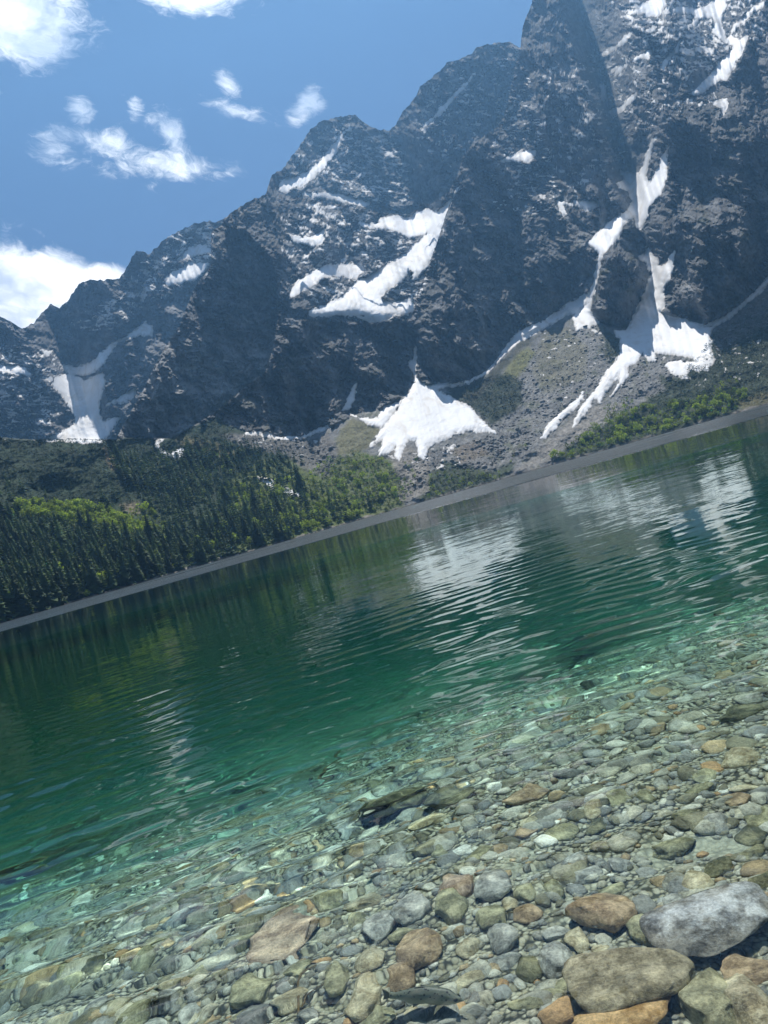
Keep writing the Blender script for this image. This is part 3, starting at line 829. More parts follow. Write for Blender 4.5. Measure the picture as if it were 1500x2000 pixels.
# ------------------------------------------------------------------ vegetation
def spruce_parts(seed, tiers, br):
    r = random.Random(seed)
    V, Fc = [], []
    for k in range(tiers):
        h = .06 + .90 * (k / (tiers - 1)) ** .92
        rad = .20 * (1 - h) ** .8 + .012
        for b in range(br):
            if r.random() < .1:
                continue
            a = 2 * math.pi * (b + r.uniform(-.4, .4)) / br + k * 1.3
            rr = rad * r.uniform(.6, 1.25)
            w = .5 * rr * r.uniform(.7, 1.2)
            ca, sa = math.cos(a), math.sin(a)
            top = h + .05 + r.uniform(0, .02)
            dr = h - rr * r.uniform(.2, .6)
            i = len(V)
            V += [(0, 0, top), (ca * rr * .55 - sa * w, sa * rr * .55 + ca * w, h - .01), (ca * rr, sa * rr, dr), (ca * rr * .55 + sa * w, sa * rr * .55 - ca * w, h - .01)]
            Fc += [(i, i + 1, i + 2), (i, i + 2, i + 3)]
    i = len(V)
    V += [(.012, 0, .9), (-.006, .01, .9), (-.006, -.01, .9), (0, 0, 1.02)]
    Fc += [(i, i + 1, i + 3), (i + 1, i + 2, i + 3), (i + 2, i, i + 3)]
    return np.array(V), np.array(Fc)


def cone_parts(r0, r1, z0, z1, n=6):
    V, Fc = [], []
    for k in range(n):
        a = 2 * math.pi * k / n
        V += [(r0 * math.cos(a), r0 * math.sin(a), z0), (r1 * math.cos(a), r1 * math.sin(a), z1)]
    for k in range(n):
        a, b = 2 * k, 2 * ((k + 1) % n)
        Fc += [(a, b, b + 1), (a, b + 1, a + 1)]
    return np.array(V), np.array(Fc)


def bush_parts(seed, n):
    r = np.random.default_rng(seed)
    lobes = r.uniform(-.3, .3, (5, 3)) * (1, 1, .5) + (0, 0, .55)
    V, Fc = [], []
    for k in range(n):
        c = lobes[r.integers(5)]
        d = r.normal(size=3)
        d /= np.linalg.norm(d)
        p = c + d * r.uniform(.16, .34) * (1, 1, 1.15)
        if p[2] < .06:
            continue
        a = r.normal(size=3) * .5 + d * .2
        a /= np.linalg.norm(a)
        b = np.cross(a, r.normal(size=3))
        b /= np.linalg.norm(b)
        s = r.uniform(.06, .13)
        i = len(V)
        V += [p + a * s, p + b * s, p - a * s, p - b * s * .8]
        Fc += [(i, i + 1, i + 2), (i, i + 2, i + 3)]
    return np.array(V), np.array(Fc)


M_SPRUCE = mat_plain('spruce_needles', (.062, .098, .042), .5, 6, rnd=.45, trans=.3)
M_LEAF = mat_plain('bush_leaves', (.24, .30, .065), .45, 5, rnd=.4, trans=.35)
M_BARK = mat_plain('bark', (.09, .07, .055), .3, 8)
M_SPR_C = mat_plain('spruce_needles_far', (0, 0, 0), .4, .3, use_col=True, trans=.2)
M_LEAF_C = mat_plain('bush_leaves_far', (0, 0, 0), .4, .3, use_col=True, trans=.35)
M_PINE_C = mat_plain('dwarf_pine_needles', (0, 0, 0), .5, .4, use_col=True, trans=.1)
M_BLOCK = mat_plain('scree_blocks', (0, 0, 0), .4, .6, use_col=True)

spr_var = [(new_mesh('crown', *spruce_parts(s, 15, 9), M_SPRUCE), new_mesh('trunk', *cone_parts(.016, .003, -.06, .97), M_BARK)) for s in range(5)]
bush_var = [(new_mesh('crown', *bush_parts(s, 130), M_LEAF), new_mesh('stem', *cone_parts(.03, .01, -.06, .6, 5), M_BARK)) for s in range(5)]
spr_far = [spruce_parts(s + 20, 8, 6) for s in range(4)]
bush_far = [bush_parts(s + 20, 42) for s in range(4)]


def many(parts_list, pts, sizes, widths, cols, seed):
    """joined copies of small meshes"""
    r = np.random.default_rng(seed)
    VV, FF, CC, base = [], [], [], 0
    pick = r.integers(len(parts_list), size=len(pts))
    ang = r.uniform(0, 6.283, len(pts))
    for p, s, w, c, k, a in zip(pts, sizes, widths, cols, pick, ang):
        V, Fc = parts_list[k]
        ca, sa = math.cos(a), math.sin(a)
        q = np.stack([(V[:, 0] * ca - V[:, 1] * sa) * w, (V[:, 0] * sa + V[:, 1] * ca) * w, V[:, 2] * s], 1) + p
        VV.append(q); FF.append(Fc + base); CC.append(np.repeat([c], len(V), 0)); base += len(V)
    return np.concatenate(VV), np.concatenate(FF), np.concatenate(CC)


SPRUCE_AREAS = [  # outline, tries, spacing px, height range m
    ([(-60, 1060), (0, 1050), (120, 1075), (220, 1060), (330, 1065), (450, 1010), (560, 1000), (570, 1052), (480, 1077), (380, 1106), (280, 1134), (100, 1189), (0, 1217), (-60, 1234)], 11000, 8.2, (10, 17)),
    ([(-60, 1000), (60, 1030), (200, 1040), (330, 1060), (330, 1085), (220, 1070), (120, 1085), (-60, 1070)], 1800, 8.5, (10, 15)),
    ([(210, 900), (330, 890), (480, 870), (560, 900), (590, 930), (590, 1040), (450, 1050), (330, 1050), (290, 990), (240, 940)], 7000, 8.2, (8, 14)),
    ([(560, 960), (640, 960), (700, 990), (690, 1015), (600, 1040), (560, 1040)], 500, 10, (8, 14)),
    ([(360, 860), (520, 880), (600, 900), (560, 930), (400, 910)], 500, 11, (7, 11)),
    ([(0, 940), (200, 960), (280, 1000), (200, 1010), (0, 990)], 110, 20, (7, 12)),
    ([(700, 985), (745, 975), (725, 1000), (690, 1015)], 60, 9, (8, 14))]
sp_pts, sp_h = [], []
for k, (poly, n, space, hr) in enumerate(SPRUCE_AREAS):
    q = scatter(poly, n, space, 40 + k)
    P, ok, _, _ = ground_at(q[:, 0], q[:, 1])
    h = RNG.uniform(*hr, len(q)) * np.exp(RNG.normal(0, .16, len(q))) * np.where(RNG.random(len(q)) < .2, .65, 1)
    sp_pts.append(P[ok]); sp_h.append(h[ok])
sp_pts, sp_h = np.concatenate(sp_pts), np.concatenate(sp_h)
order = np.argsort(-(sp_h / sp_pts[:, 1]))
sp_pts, sp_h = sp_pts[order], sp_h[order]
NIND = 300


def plant(name, variants, pts, hs, wid, label, cat, partnames):
    for k, (p, h) in enumerate(zip(pts, hs)):
        e = bpy.data.objects.new(name, None)
        COL.objects.link(e)
        e.location = p
        e.rotation_euler = (RNG.normal(0, .03), RNG.normal(0, .03), RNG.uniform(0, 6.28))
        w = h * wid * RNG.uniform(.8, 1.25)
        e.scale = (w, w, h)
        e.empty_display_size = .2
        lb, gp = label(p)
        tag(e, lb, cat, gp)
        for me, pn in zip(variants[k % len(variants)], partnames):
            obj(pn, me, e)


plant('spruce_tree', spr_var, sp_pts[:NIND], sp_h[:NIND], 1.3, lambda p: ('dark narrow spruce standing at the water edge of the forest', 'spruces along the water edge') if p[2] < 5 else
      ('dark narrow spruce in the dense forest just above the shore', 'spruces above the shore') if p[2] < 30 else
      ('dark pointed spruce high on the forested hillside', 'spruces on the upper hillside'), 'tree', ('crown', 'trunk'))
n2 = len(sp_pts) - NIND
if n2 > 0:
    tone = RNG.uniform(.7, 1.35, (n2, 1)) * np.where(RNG.random((n2, 1)) < .25, [[1.35, 1.2, .9]], [[1, 1, 1]])
    V, Fc, Cc = many(spr_far, sp_pts[NIND:], sp_h[NIND:], sp_h[NIND:] * 1.3, np.array([[.058, .092, .042]]) * tone, 3)
    tag(obj('spruce_forest', new_mesh('spruce_forest', V, Fc, M_SPR_C, False, Cc)), 'dark spruce forest covering the hillside beyond the nearer trees', 'forest', kind='stuff')

BUSH_AREAS = [
    ([(30, 990), (120, 985), (200, 1000), (320, 1040), (310, 1058), (200, 1040), (100, 1018), (20, 1010)], 900, 8, (4, 8)),
    ([(440, 1010), (460, 960), (520, 950), (600, 930), (640, 900), (700, 885), (760, 905), (785, 950), (790, 985), (700, 1012), (600, 1045), (560, 1052), (520, 1040)], 3800, 7.0, (3.5, 7)),
    ([(1075, 897), (1100, 880), (1180, 820), (1250, 800), (1320, 790), (1400, 770), (1460, 770), (1440, 806), (1330, 834), (1250, 858), (1180, 876), (1100, 900)], 3200, 7.0, (4, 8)),
    ([(1180, 800), (1230, 780), (1250, 800), (1200, 830)], 150, 8, (4, 7)),
    ([(0, 1205), (60, 1190), (160, 1160), (300, 1120), (380, 1090), (480, 1062), (580, 1035), (580, 1048), (480, 1075), (380, 1104), (300, 1128), (160, 1170), (0, 1214)], 500, 8, (2.5, 5.5)),
    ([(835, 975), (840, 930), (900, 920), (960, 930), (990, 925), (968, 937), (860, 968)], 450, 8, (3, 6)),
    ([(960, 938), (985, 905), (1010, 880), (1030, 870), (1000, 905)], 60, 8, (3, 5)),
    ([(785, 985), (790, 900), (815, 900), (805, 970)], 60, 8, (3, 5)),
    ([(400, 880), (460, 900), (470, 960), (420, 1000), (380, 950)], 70, 14, (3, 6)),
    ([(100, 1060), (300, 1060), (420, 1020), (560, 960), (570, 1040), (400, 1090), (200, 1140), (60, 1180)], 260, 12, (4, 8)),
    ([(120, 990), (300, 1000), (330, 1040), (200, 1030)], 260, 8, (4, 7)),
    ([(1390, 760), (1440, 740), (1450, 765), (1400, 775)], 50, 8, (3, 6))]
bp_, bh_, bcl = [], [], []
for k, (poly, n, space, hr) in enumerate(BUSH_AREAS):
    q = scatter(poly, n, space, 80 + k)
    P, ok, _, _ = ground_at(q[:, 0], q[:, 1])
    h = RNG.uniform(*hr, len(q))
    bp_.append(P[ok]); bh_.append(h[ok])
bp_, bh_ = np.concatenate(bp_), np.concatenate(bh_)
order = np.argsort(-(bh_ / bp_[:, 1]))
bp_, bh_ = bp_[order], bh_[order]
plant('green_bush', bush_var, bp_[:NIND], bh_[:NIND], .95, lambda p: ('light green bush on the shore below the large snow apron', 'bushes below the snow apron') if p[0] > 120 else
      ('light green bush between the broad snow fan and the lake', 'bushes below the snow fan') if p[0] > -90 else
      ('light green bush beside the dark spruce forest', 'bushes beside the spruces'), 'bush', ('crown', 'stem'))
n2 = len(bp_) - NIND
tone = RNG.uniform(.45, 1.5, (n2, 1)) * np.where(RNG.random((n2, 1)) < .3, [[.6, .75, .8]], [[1, 1, 1]])
V, Fc, Cc = many(bush_far, bp_[NIND:], bh_[NIND:], bh_[NIND:], np.array([[.20, .245, .06]]) * tone, 5)
tag(obj('shore_shrubbery', new_mesh('shore_shrubbery', V, Fc, M_LEAF_C, False, Cc)), 'light green shrubs filling the slopes above the lake', 'shrubs', kind='stuff')

# dwarf pine cover on the hill and the slopes by the right shore
PINE_AREAS = [([(-60, 858), (107, 862), (227, 862), (300, 862), (420, 880), (520, 900), (440, 960), (300, 1000), (150, 990), (-60, 1000)], 9000, 6.0),
              ([(1300, 755), (1330, 740), (1400, 650), (1500, 600), (1500, 775), (1400, 790), (1300, 800), (1240, 800)], 5200, 5.0),
              ([(870, 765), (950, 740), (985, 730), (1020, 745), (1020, 790), (985, 815), (945, 822), (915, 790)], 1400, 5.0),
              ([(600, 920), (700, 890), (780, 920), (780, 980), (600, 1040), (480, 1060), (500, 960)], 1000, 9.0),
              ([(1180, 650), (1210, 665), (1205, 700), (1185, 710)], 150, 5.0),
              ([(840, 940), (960, 925), (960, 935), (850, 975)], 300, 6.0),
              ([(430, 800), (470, 775), (560, 700), (600, 690), (560, 730), (480, 790), (430, 815)], 500, 5),
              ([(350, 845), (430, 820), (460, 845), (430, 870), (360, 870)], 300, 6)]
pp = []
for k, (poly, n, space) in enumerate(PINE_AREAS):
    q = scatter(poly, n, space, 120 + k)
    P, ok, _, _ = ground_at(q[:, 0], q[:, 1])
    pp.append(P[ok])
pp = np.concatenate(pp)
clump = [bush_parts(s + 60, 22) for s in range(5)]
sz = RNG.uniform(1.6, 3.6, len(pp)) * np.clip(pp[:, 1] / 700, .7, 1.4)
tone = RNG.uniform(.6, 1.5, (len(pp), 1))
V, Fc, Cc = many(clump, pp, sz * 1.1, sz * 1.9, np.array([[.034, .056, .030]]) * tone, 9)
tag(obj('dwarf_pine_undergrowth', new_mesh('dwarf_pine_undergrowth', V, Fc, M_PINE_C, False, Cc)), 'dark dwarf pine carpet on the slopes', 'dwarf pine', kind='stuff')

# rubble on the scree and along the waterline
def ico(sub):
    bm = bmesh.new()
    bmesh.ops.create_icosphere(bm, subdivisions=sub, radius=1)
    V = np.array([v.co[:] for v in bm.verts])
    Fc = np.array([[v.index for v in f.verts] for f in bm.faces])
    bm.free()
    return V, Fc


def rock_shape(sub, seed, rough=.25, cuts=5, flat=.7):
    V, Fc = ico(sub)
    r = np.random.default_rng(seed)
    for _ in range(cuts):
        n = r.normal(size=3)
        n /= np.linalg.norm(n)
        d = V @ n
        lim = r.uniform(.5, .8)
        V = V - np.where(d > lim, (d - lim) * .92, 0)[:, None] * n
    o = r.uniform(0, 50, 3)
    nz = perlin3(V * 1.3 + o) * rough + perlin3(V * 3.1 + o) * rough * .4
    if sub >= 3:
        nz += perlin3(V * 8 + o) * rough * .14 + (perlin3(V * 18 + o) * rough * .06 if sub > 3 else 0)
    V = V * (1 + nz)[:, None]
    return V * (1, 1, flat), Fc


BLOCK_AREAS = [([(1020, 690), (1150, 620), (1210, 690), (1150, 780), (1060, 850), (1000, 900), (930, 880), (960, 830), (1020, 800)], 3800, 3.4),
               ([(860, 870), (960, 850), (1000, 880), (960, 920), (850, 930), (830, 900)], 900, 4.0),
               ([(430, 850), (600, 858), (660, 880), (640, 935), (560, 890), (470, 870)], 1500, 3.6),
               ([(1400, 640), (1510, 570), (1510, 640), (1400, 700), (1390, 670)], 900, 3.6),
               ([(1230, 700), (1340, 700), (1340, 740), (1250, 780), (1200, 790)], 700, 4),
               ([(775, 900), (838, 880), (838, 965), (780, 980)], 400, 4)]
bk = []
for k, (poly, n, space) in enumerate(BLOCK_AREAS):
    q = scatter(poly, n, space, 160 + k)
    P, ok, _, _ = ground_at(q[:, 0], q[:, 1])
    bk.append(P[ok])
bk = np.concatenate(bk)
s_ = np.exp(RNG.normal(-.1, .5, len(bk))) * 1.0
small_rocks = [rock_shape(1, s, .3, 4) for s in range(4)]
g = RNG.uniform(.09, .3, (len(bk), 1)) * np.array([[1.02, 1, .96]])
V, Fc, Cc = many(small_rocks, bk, s_, s_ * 1.2, g, 13)
tag(obj('scree_rubble', new_mesh('scree_rubble', V, Fc, M_BLOCK, False, Cc)), 'grey boulder rubble strewn over the scree slopes', 'rubble', kind='stuff')
jj = np.where((Ucol > -860) & (Ucol < 1090))[0]
jj = RNG.choice(jj, 900)
sh = np.stack([Ucol[jj] * Dsh[jj] / F, Dsh[jj], 0 * jj], 1) + RNG.normal(0, 1, (900, 3)) * (1.5, 2.0, .05) + (0, .8, .1)
s_ = np.exp(RNG.normal(-1.1, .5, 900))
V, Fc, Cc = many(small_rocks, sh, s_ * .8, s_ * 1.3, RNG.uniform(.1, .3, (900, 1)) * np.array([[1, .96, .9]]), 14)
tag(obj('shoreline_rubble', new_mesh('shoreline_rubble', V, Fc, M_BLOCK, False, Cc)), 'pale stones lining the far waterline', 'rubble', kind='stuff')

# ------------------------------------------------------------------ lake bed, stones and water
def bed_depth(x, y):
    s = y - np.where(x > 0, .14, .45) * x
    s = s + .35 * fbm2(x * .35 + 3, y * .35, 3)
    d = np.interp(s, [-6, .6, 1.1, 2.5, 4.0, 5.0, 6.0, 7.0, 8.2, 9.6, 11.5, 14, 20, 32, 60, 120, 900], [-1.5, -.12, 0, .34, .48, .66, .95, 1.35, 2.0, 2.8, 3.7, 5.0, 7.5, 9.5, 12, 14, 15])
    return d


def bed_z(x, y):
    lump = fbm2(x * 1.1, y * 1.1, 3) * .05 + fbm2(x * 5, y * 5, 3) * .018 + fbm2(x * .3 + 9, y * .3, 3) * .25 * sstep(y - .45 * x, 6, 12)
    return -bed_depth(x, y) + lump


def polar(r0, r1, ratio, a0, a1, na):
    nr = int(math.log(r1 / r0) / math.log(ratio)) + 1
    rr = r0 * ratio ** np.arange(nr)
    aa = np.linspace(a0, a1, na)
    A, R_ = np.meshgrid(aa, rr)
    X, Y = np.sin(A) * R_, np.cos(A) * R_
    i = np.arange(nr * na).reshape(nr, na)
    Fq = np.stack([i[:-1, :-1], i[:-1, 1:], i[1:, 1:], i[1:, :-1]], -1).reshape(-1, 4)
    return X, Y, R_, Fq


def mat_bed():
    m = bpy.data.materials.new('lake_bed')
    m.use_nodes = True
    t = NT(m.node_tree)
    co = t.n('ShaderNodeNewGeometry').outputs['Position']
    vo = t.n('ShaderNodeTexVoronoi', {'Vector': co, 'Scale': 38.0, 'Randomness': 1.0})
    tint = t.n('ShaderNodeSeparateColor', {0: vo.outputs['Color']})
    c = t.mixc(tint.outputs[0], (.36, .34, .24, 1), (.70, .67, .53, 1))
    c = t.mixc(t.m('MULTIPLY', tint.outputs[1], .35), c, (.30, .22, .12, 1))
    c = t.mixc(t.ss(vo.outputs['Distance'], .35, .75), c, (.07, .07, .055, 1))
    big = t.noise(co, .9, 5.0, .6)
    c = t.mixc(t.ss(big, .5, .68), c, (.58, .57, .44, 1))
    xyz = t.n('ShaderNodeSeparateXYZ', {0: co})
    patch = t.ss(t.noise(co, .35, 5.0, .6, .5), .42, .62)
    silt = t.mixc(patch, (.10, .115, .075, 1), (.28, .29, .22, 1))
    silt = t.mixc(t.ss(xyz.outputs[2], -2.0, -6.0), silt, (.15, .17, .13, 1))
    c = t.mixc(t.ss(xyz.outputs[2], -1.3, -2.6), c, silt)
    bed_water_tint = t.mixc(t.ss(xyz.outputs[1], 38, 48), c, t.mixc(t.ss(xyz.outputs[1], 48, 95), (.006, .062, .042, 1), (.003, .018, .022, 1)))  # past the absorbing box, the water's swallowed light is painted into the bed colour
    h = t.m('ADD', t.m('MULTIPLY', vo.outputs['Distance'], -1.0), t.m('MULTIPLY', t.noise(co, 60, 3.0), .4))
    bp = t.n('ShaderNodeBump', {'Strength': .8, 'Distance': .02, 'Height': h})
    pb = t.n('ShaderNodeBsdfPrincipled', {'Base Color': bed_water_tint, 'Roughness': .9, 'Normal': bp})
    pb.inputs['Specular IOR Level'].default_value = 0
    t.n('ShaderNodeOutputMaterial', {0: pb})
    return m


X, Y, R_, Fq = polar(.9, 2000, 1.0125, -1.05, 1.05, 300)
Z = bed_z(X, Y)
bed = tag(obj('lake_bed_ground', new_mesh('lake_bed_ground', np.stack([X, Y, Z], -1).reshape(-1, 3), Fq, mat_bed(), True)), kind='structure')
bed.cycles.is_caustics_receiver = True

# bank the photographer stands on
gx, gy = np.meshgrid(np.linspace(-40, 40, 120), np.linspace(-40, 1.6, 60))
gz = np.where(gy - .45 * gx > .2, -.35 - .1 * np.abs(gx) * 0, .02) + np.clip(.6 - (gy - .45 * gx) * .16, -.5, 2.2) - .55 + fbm2(gx, gy, 4) * .1
gz = np.where(gy > .3, np.minimum(gz, -bed_depth(gx, gy) - .2), gz)
gi = np.arange(120 * 60).reshape(60, 120)
bank = new_mesh('shore_ground', np.stack([gx, gy, gz], -1).reshape(-1, 3), np.stack([gi[:-1, :-1], gi[:-1, 1:], gi[1:, 1:], gi[1:, :-1]], -1).reshape(-1, 4),
                M_SCREE, True, np.repeat([[.3, .28, .24]], 7200, 0))
tag(obj('shore_ground', bank), kind='structure')


def mat_stone(name, mode):
    """mode 'rand': colour from the object; 'col': from the mesh; or a pair of colours"""
    m = bpy.data.materials.new(name)
    m.use_nodes = True
    t = NT(m.node_tree)
    co = t.n('ShaderNodeNewGeometry').outputs['Position']
    a = t.noise(co, 11, 7.0, .68)
    b = t.noise(co, 70, 5.0, .75)
    if mode == 'rand':
        oi = t.n('ShaderNodeObjectInfo')
        cr = t.n('ShaderNodeValToRGB', {0: oi.outputs['Random']})
        el = cr.color_ramp.elements
        el[0].color, el[1].position, el[1].color = (.24, .235, .21, 1), 1, (.33, .25, .16, 1)
        for p, c in ((.2, (.30, .27, .19, 1)), (.42, (.19, .19, .18, 1)), (.6, (.36, .33, .25, 1)), (.72, (.27, .20, .15, 1)), (.85, (.22, .21, .15, 1))):
            e = el.new(p)
            e.color = c
        c = cr.outputs[0]
    elif mode == 'col':
        c = t.n('ShaderNodeAttribute', attribute_name='col').outputs['Color']
    else:
        c = t.mixc(t.ss(a, .38, .62), (*mode[0], 1), (*mode[1], 1))
    if name == 'stone_grey_crusted':  # whitens towards the top and one side, broken up by noise
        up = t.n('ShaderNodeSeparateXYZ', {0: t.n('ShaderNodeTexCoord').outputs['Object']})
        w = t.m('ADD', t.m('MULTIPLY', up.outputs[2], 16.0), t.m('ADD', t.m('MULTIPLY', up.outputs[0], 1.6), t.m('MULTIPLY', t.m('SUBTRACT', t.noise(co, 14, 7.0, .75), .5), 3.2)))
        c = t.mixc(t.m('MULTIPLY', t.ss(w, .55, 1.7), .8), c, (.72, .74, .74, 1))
    k = t.m('ADD', t.m('ADD', t.m('MULTIPLY', t.m('SUBTRACT', a, .5), 2.0), t.m('MULTIPLY', t.m('SUBTRACT', b, .5), 2.2)), 1.0)
    c = t.vm('SCALE', c, scale=t.m('MULTIPLY', t.m('MAXIMUM', k, .3), 1.22))
    bp = t.n('ShaderNodeBump', {'Strength': .9, 'Distance': .016, 'Height': t.m('ADD', a, t.m('MULTIPLY', b, .5))})
    pb = t.n('ShaderNodeBsdfPrincipled', {'Base Color': c, 'Roughness': .85, 'Normal': bp})
    pb.inputs['Specular IOR Level'].default_value = 0.05
    t.n('ShaderNodeOutputMaterial', {0: pb})
    return m


def px_to_bed(px, py, lift=0.0):
    """where the (refracted) view ray of a photo pixel meets the lake bed, plus metres per photo pixel there"""
    u, v = UV([(px, py)])[0]
    d = np.array([u, F, v]) / math.sqrt(u * u + F * F + v * v)
    k = -HC / d[2]
    p = np.array([0, 0, HC]) + d * k
    ci = -d[2]
    st = math.sqrt(1 - ci * ci) / 1.333
    h = np.array([d[0], d[1]]) / math.hypot(d[0], d[1])
    slope_ = st / math.sqrt(1 - st * st)
    z = 0.0
    for _ in range(60):
        q = p[:2] + h * slope_ * (-z)
        zt = bed_z(np.array([q[0]]), np.array([q[1]]))[0] + lift
        z += (zt - z) * .6
    z = min(z, -.02)
    q = p[:2] + h * slope_ * (-z)
    return np.array([q[0], q[1], z]), k * d[1] / F * (1 + .55 * -z / (HC - z * .6))


STONE_TONES = {'grey': ((.27, .265, .235), (.47, .455, .40)), 'tan': ((.40, .33, .20), (.54, .48, .33)), 'orange': ((.42, .25, .095), (.56, .38, .19)),
               'brown': ((.30, .21, .125), (.46, .34, .215)), 'pink': ((.38, .27, .19), (.53, .40, .29)), 'dark': ((.10, .10, .06), (.24, .22, .13)),
               'block': ((.24, .205, .125), (.40, .35, .235)), 'olive': ((.25, .235, .14), (.42, .39, .245)), 'pale': ((.50, .50, .46), (.75, .75, .72))}
M_ST = {k: mat_stone('stone_' + k, v) for k, v in STONE_TONES.items()}
M_ST['pale_top'] = mat_stone('stone_grey_crusted', ((.13, .12, .10), (.27, .25, .21)))
M_ST_C = mat_stone('pebbles', 'col')

# x, y, width, height (photo px of the visible top), sub-shape seed, tone, lift share, label
HERO = [
    (1418, 1805, 275, 116, 3, 'pale_top', .95, 5, 'largest grey boulder with a whitish top ridge just under the water'),
    (1255, 1912, 258, 132, 8, 'block', .8, 5, 'flat-topped angular tan block with a dark undercut face below the grey boulder'),
    (1240, 2010, 230, 95, 12, 'orange', .6, 3, 'orange-brown rounded boulder cut off by the picture edge beside the angular block'),
    (1190, 1776, 142, 98, 15, 'brown', .6, 4, 'smooth reddish brown boulder beside the largest grey boulder'),
    (1270, 1812, 66, 50, 17, 'olive', .6, 3, 'small olive stone wedged between the brown and the grey boulder'),
    (1412, 1962, 118, 92, 19, 'olive', .7, 5, 'blocky olive-grey boulder next to the angular tan block'),
    (1492, 1975, 100, 110, 21, 'tan', .7, 5, 'tan boulder in the corner beside the blocky olive boulder'),
    (1476, 1898, 120, 50, 23, 'brown', .5, 4, 'low brown slab in the shadow of the largest grey boulder'),
    (548, 1826, 150, 92, 25, 'pink', .45, 5, 'flat pinkish brown slab lying alone among greenish stones'),
    (765, 1558, 150, 62, 27, 'dark', .9, 4, 'dark humped boulder at the drop-off to green water'),
    (880, 1552, 110, 46, 29, 'dark', .8, 4, 'low dark rock joined to the humped boulder at the drop-off'),
    (1030, 1548, 95, 34, 31, 'brown', .6, 4, 'brown flat stone in line with the dark humped boulder'),
    (1452, 1384, 92, 36, 33, 'dark', .5, 4, 'dark oval rock in the shallows under the green water edge'),
    (1455, 1472, 86, 46, 35, 'tan', .5, 4, 'tan pointed-oval stone below the dark oval rock'),
    (820, 1848, 96, 66, 37, 'brown', .6, 5, 'brownish knobbly stone in the middle of the pebbles'),
    (893, 1728, 76, 48, 39, 'pink', .6, 4, 'pinkish rounded stone behind the grey cluster'),
    (965, 1726, 78, 52, 41, 'grey', .6, 4, 'grey rounded stone beside the pinkish one'),
    (806, 1770, 84, 52, 43, 'grey', .6, 5, 'grey lumpy stone at the head of the stone cluster'),
    (885, 1770, 70, 56, 45, 'olive', .6, 5, 'olive stone in front of the pinkish rounded stone'),
    (965, 1792, 66, 46, 47, 'olive', .6, 4, 'olive rounded stone beside the round pebble'),
    (1000, 1764, 32, 28, 49, 'tan', .7, 3, 'small round tan pebble ringed by shadow'),
    (1030, 1744, 46, 36, 51, 'olive', .6, 4, 'olive stone touching the small round pebble'),
    (1034, 1784, 58, 28, 53, 'brown', .5, 4, 'pointed brown stone below the round pebble'),
    (990, 1832, 62, 52, 55, 'grey', .6, 6, 'square-cut grey stone with a shaded front'),
    (1092, 1874, 72, 48, 57, 'grey', .6, 5, 'dark grey stone beside the angular tan block'),
    (1132, 1838, 44, 44, 59, 'tan', .6, 5, 'upright tan stone under the smooth brown boulder'),
    (1034, 1892, 48, 30, 61, 'dark', .6, 4, 'small dark oval stone above the fish tail end'),
    (486, 1934, 92, 58, 63, 'olive', .65, 6, 'squarish olive block below the pinkish slab'),
    (574, 1895, 66, 34, 65, 'olive', .5, 4, 'long olive stone touching the pinkish slab'),
    (658, 1916, 48, 52, 67, 'olive', .65, 4, 'egg-shaped olive stone beside the thin twig'),
    (712, 1948, 76, 66, 69, 'tan', .65, 4, 'tan rounded stone behind the fish tail'),
    (738, 1992, 88, 40, 71, 'olive', .6, 4, 'olive stone at the picture edge below the fish tail'),
    (784, 1912, 66, 44, 73, 'brown', .6, 4, 'yellow-topped purplish stone above the fish'),
    (722, 1878, 66, 40, 75, 'tan', .6, 4, 'tan stone with dark end right of the long olive stone'),
    (742, 1812, 78, 50, 77, 'grey', .55, 5, 'flat grey stone left of the brownish knobbly stone'),
    (918, 1852, 52, 32, 79, 'tan', .5, 4, 'tan flat stone left of the square-cut grey stone'),
    (706, 1758, 84, 34, 81, 'tan', .5, 4, 'long tan slab with blue shadow among the upper pebbles'),
    (640, 1758, 62, 30, 83, 'olive', .5, 4, 'oval greenish stone above the pinkish slab'),
    (1320, 1652, 90, 26, 85, 'olive', .5, 4, 'flat olive stone in rippled shallows'),
    (1478, 1630, 66, 34, 87, 'dark', .6, 4, 'dark stone at the edge of the rippled shallows'),
    (840, 1600, 84, 26, 89, 'tan', .5, 4, 'curved tan stone in front of the humped boulder'),
    (1105, 1622, 62, 28, 91, 'olive', .5, 4, 'olive stone among pebbles behind the brown boulder'),
]
taken = []


def rock_obj(name, V, Fc, mat, loc):
    o = obj(name, new_mesh(name, V, Fc, mat, True), None, loc)
    o.cycles.is_caustics_receiver = True
    return o


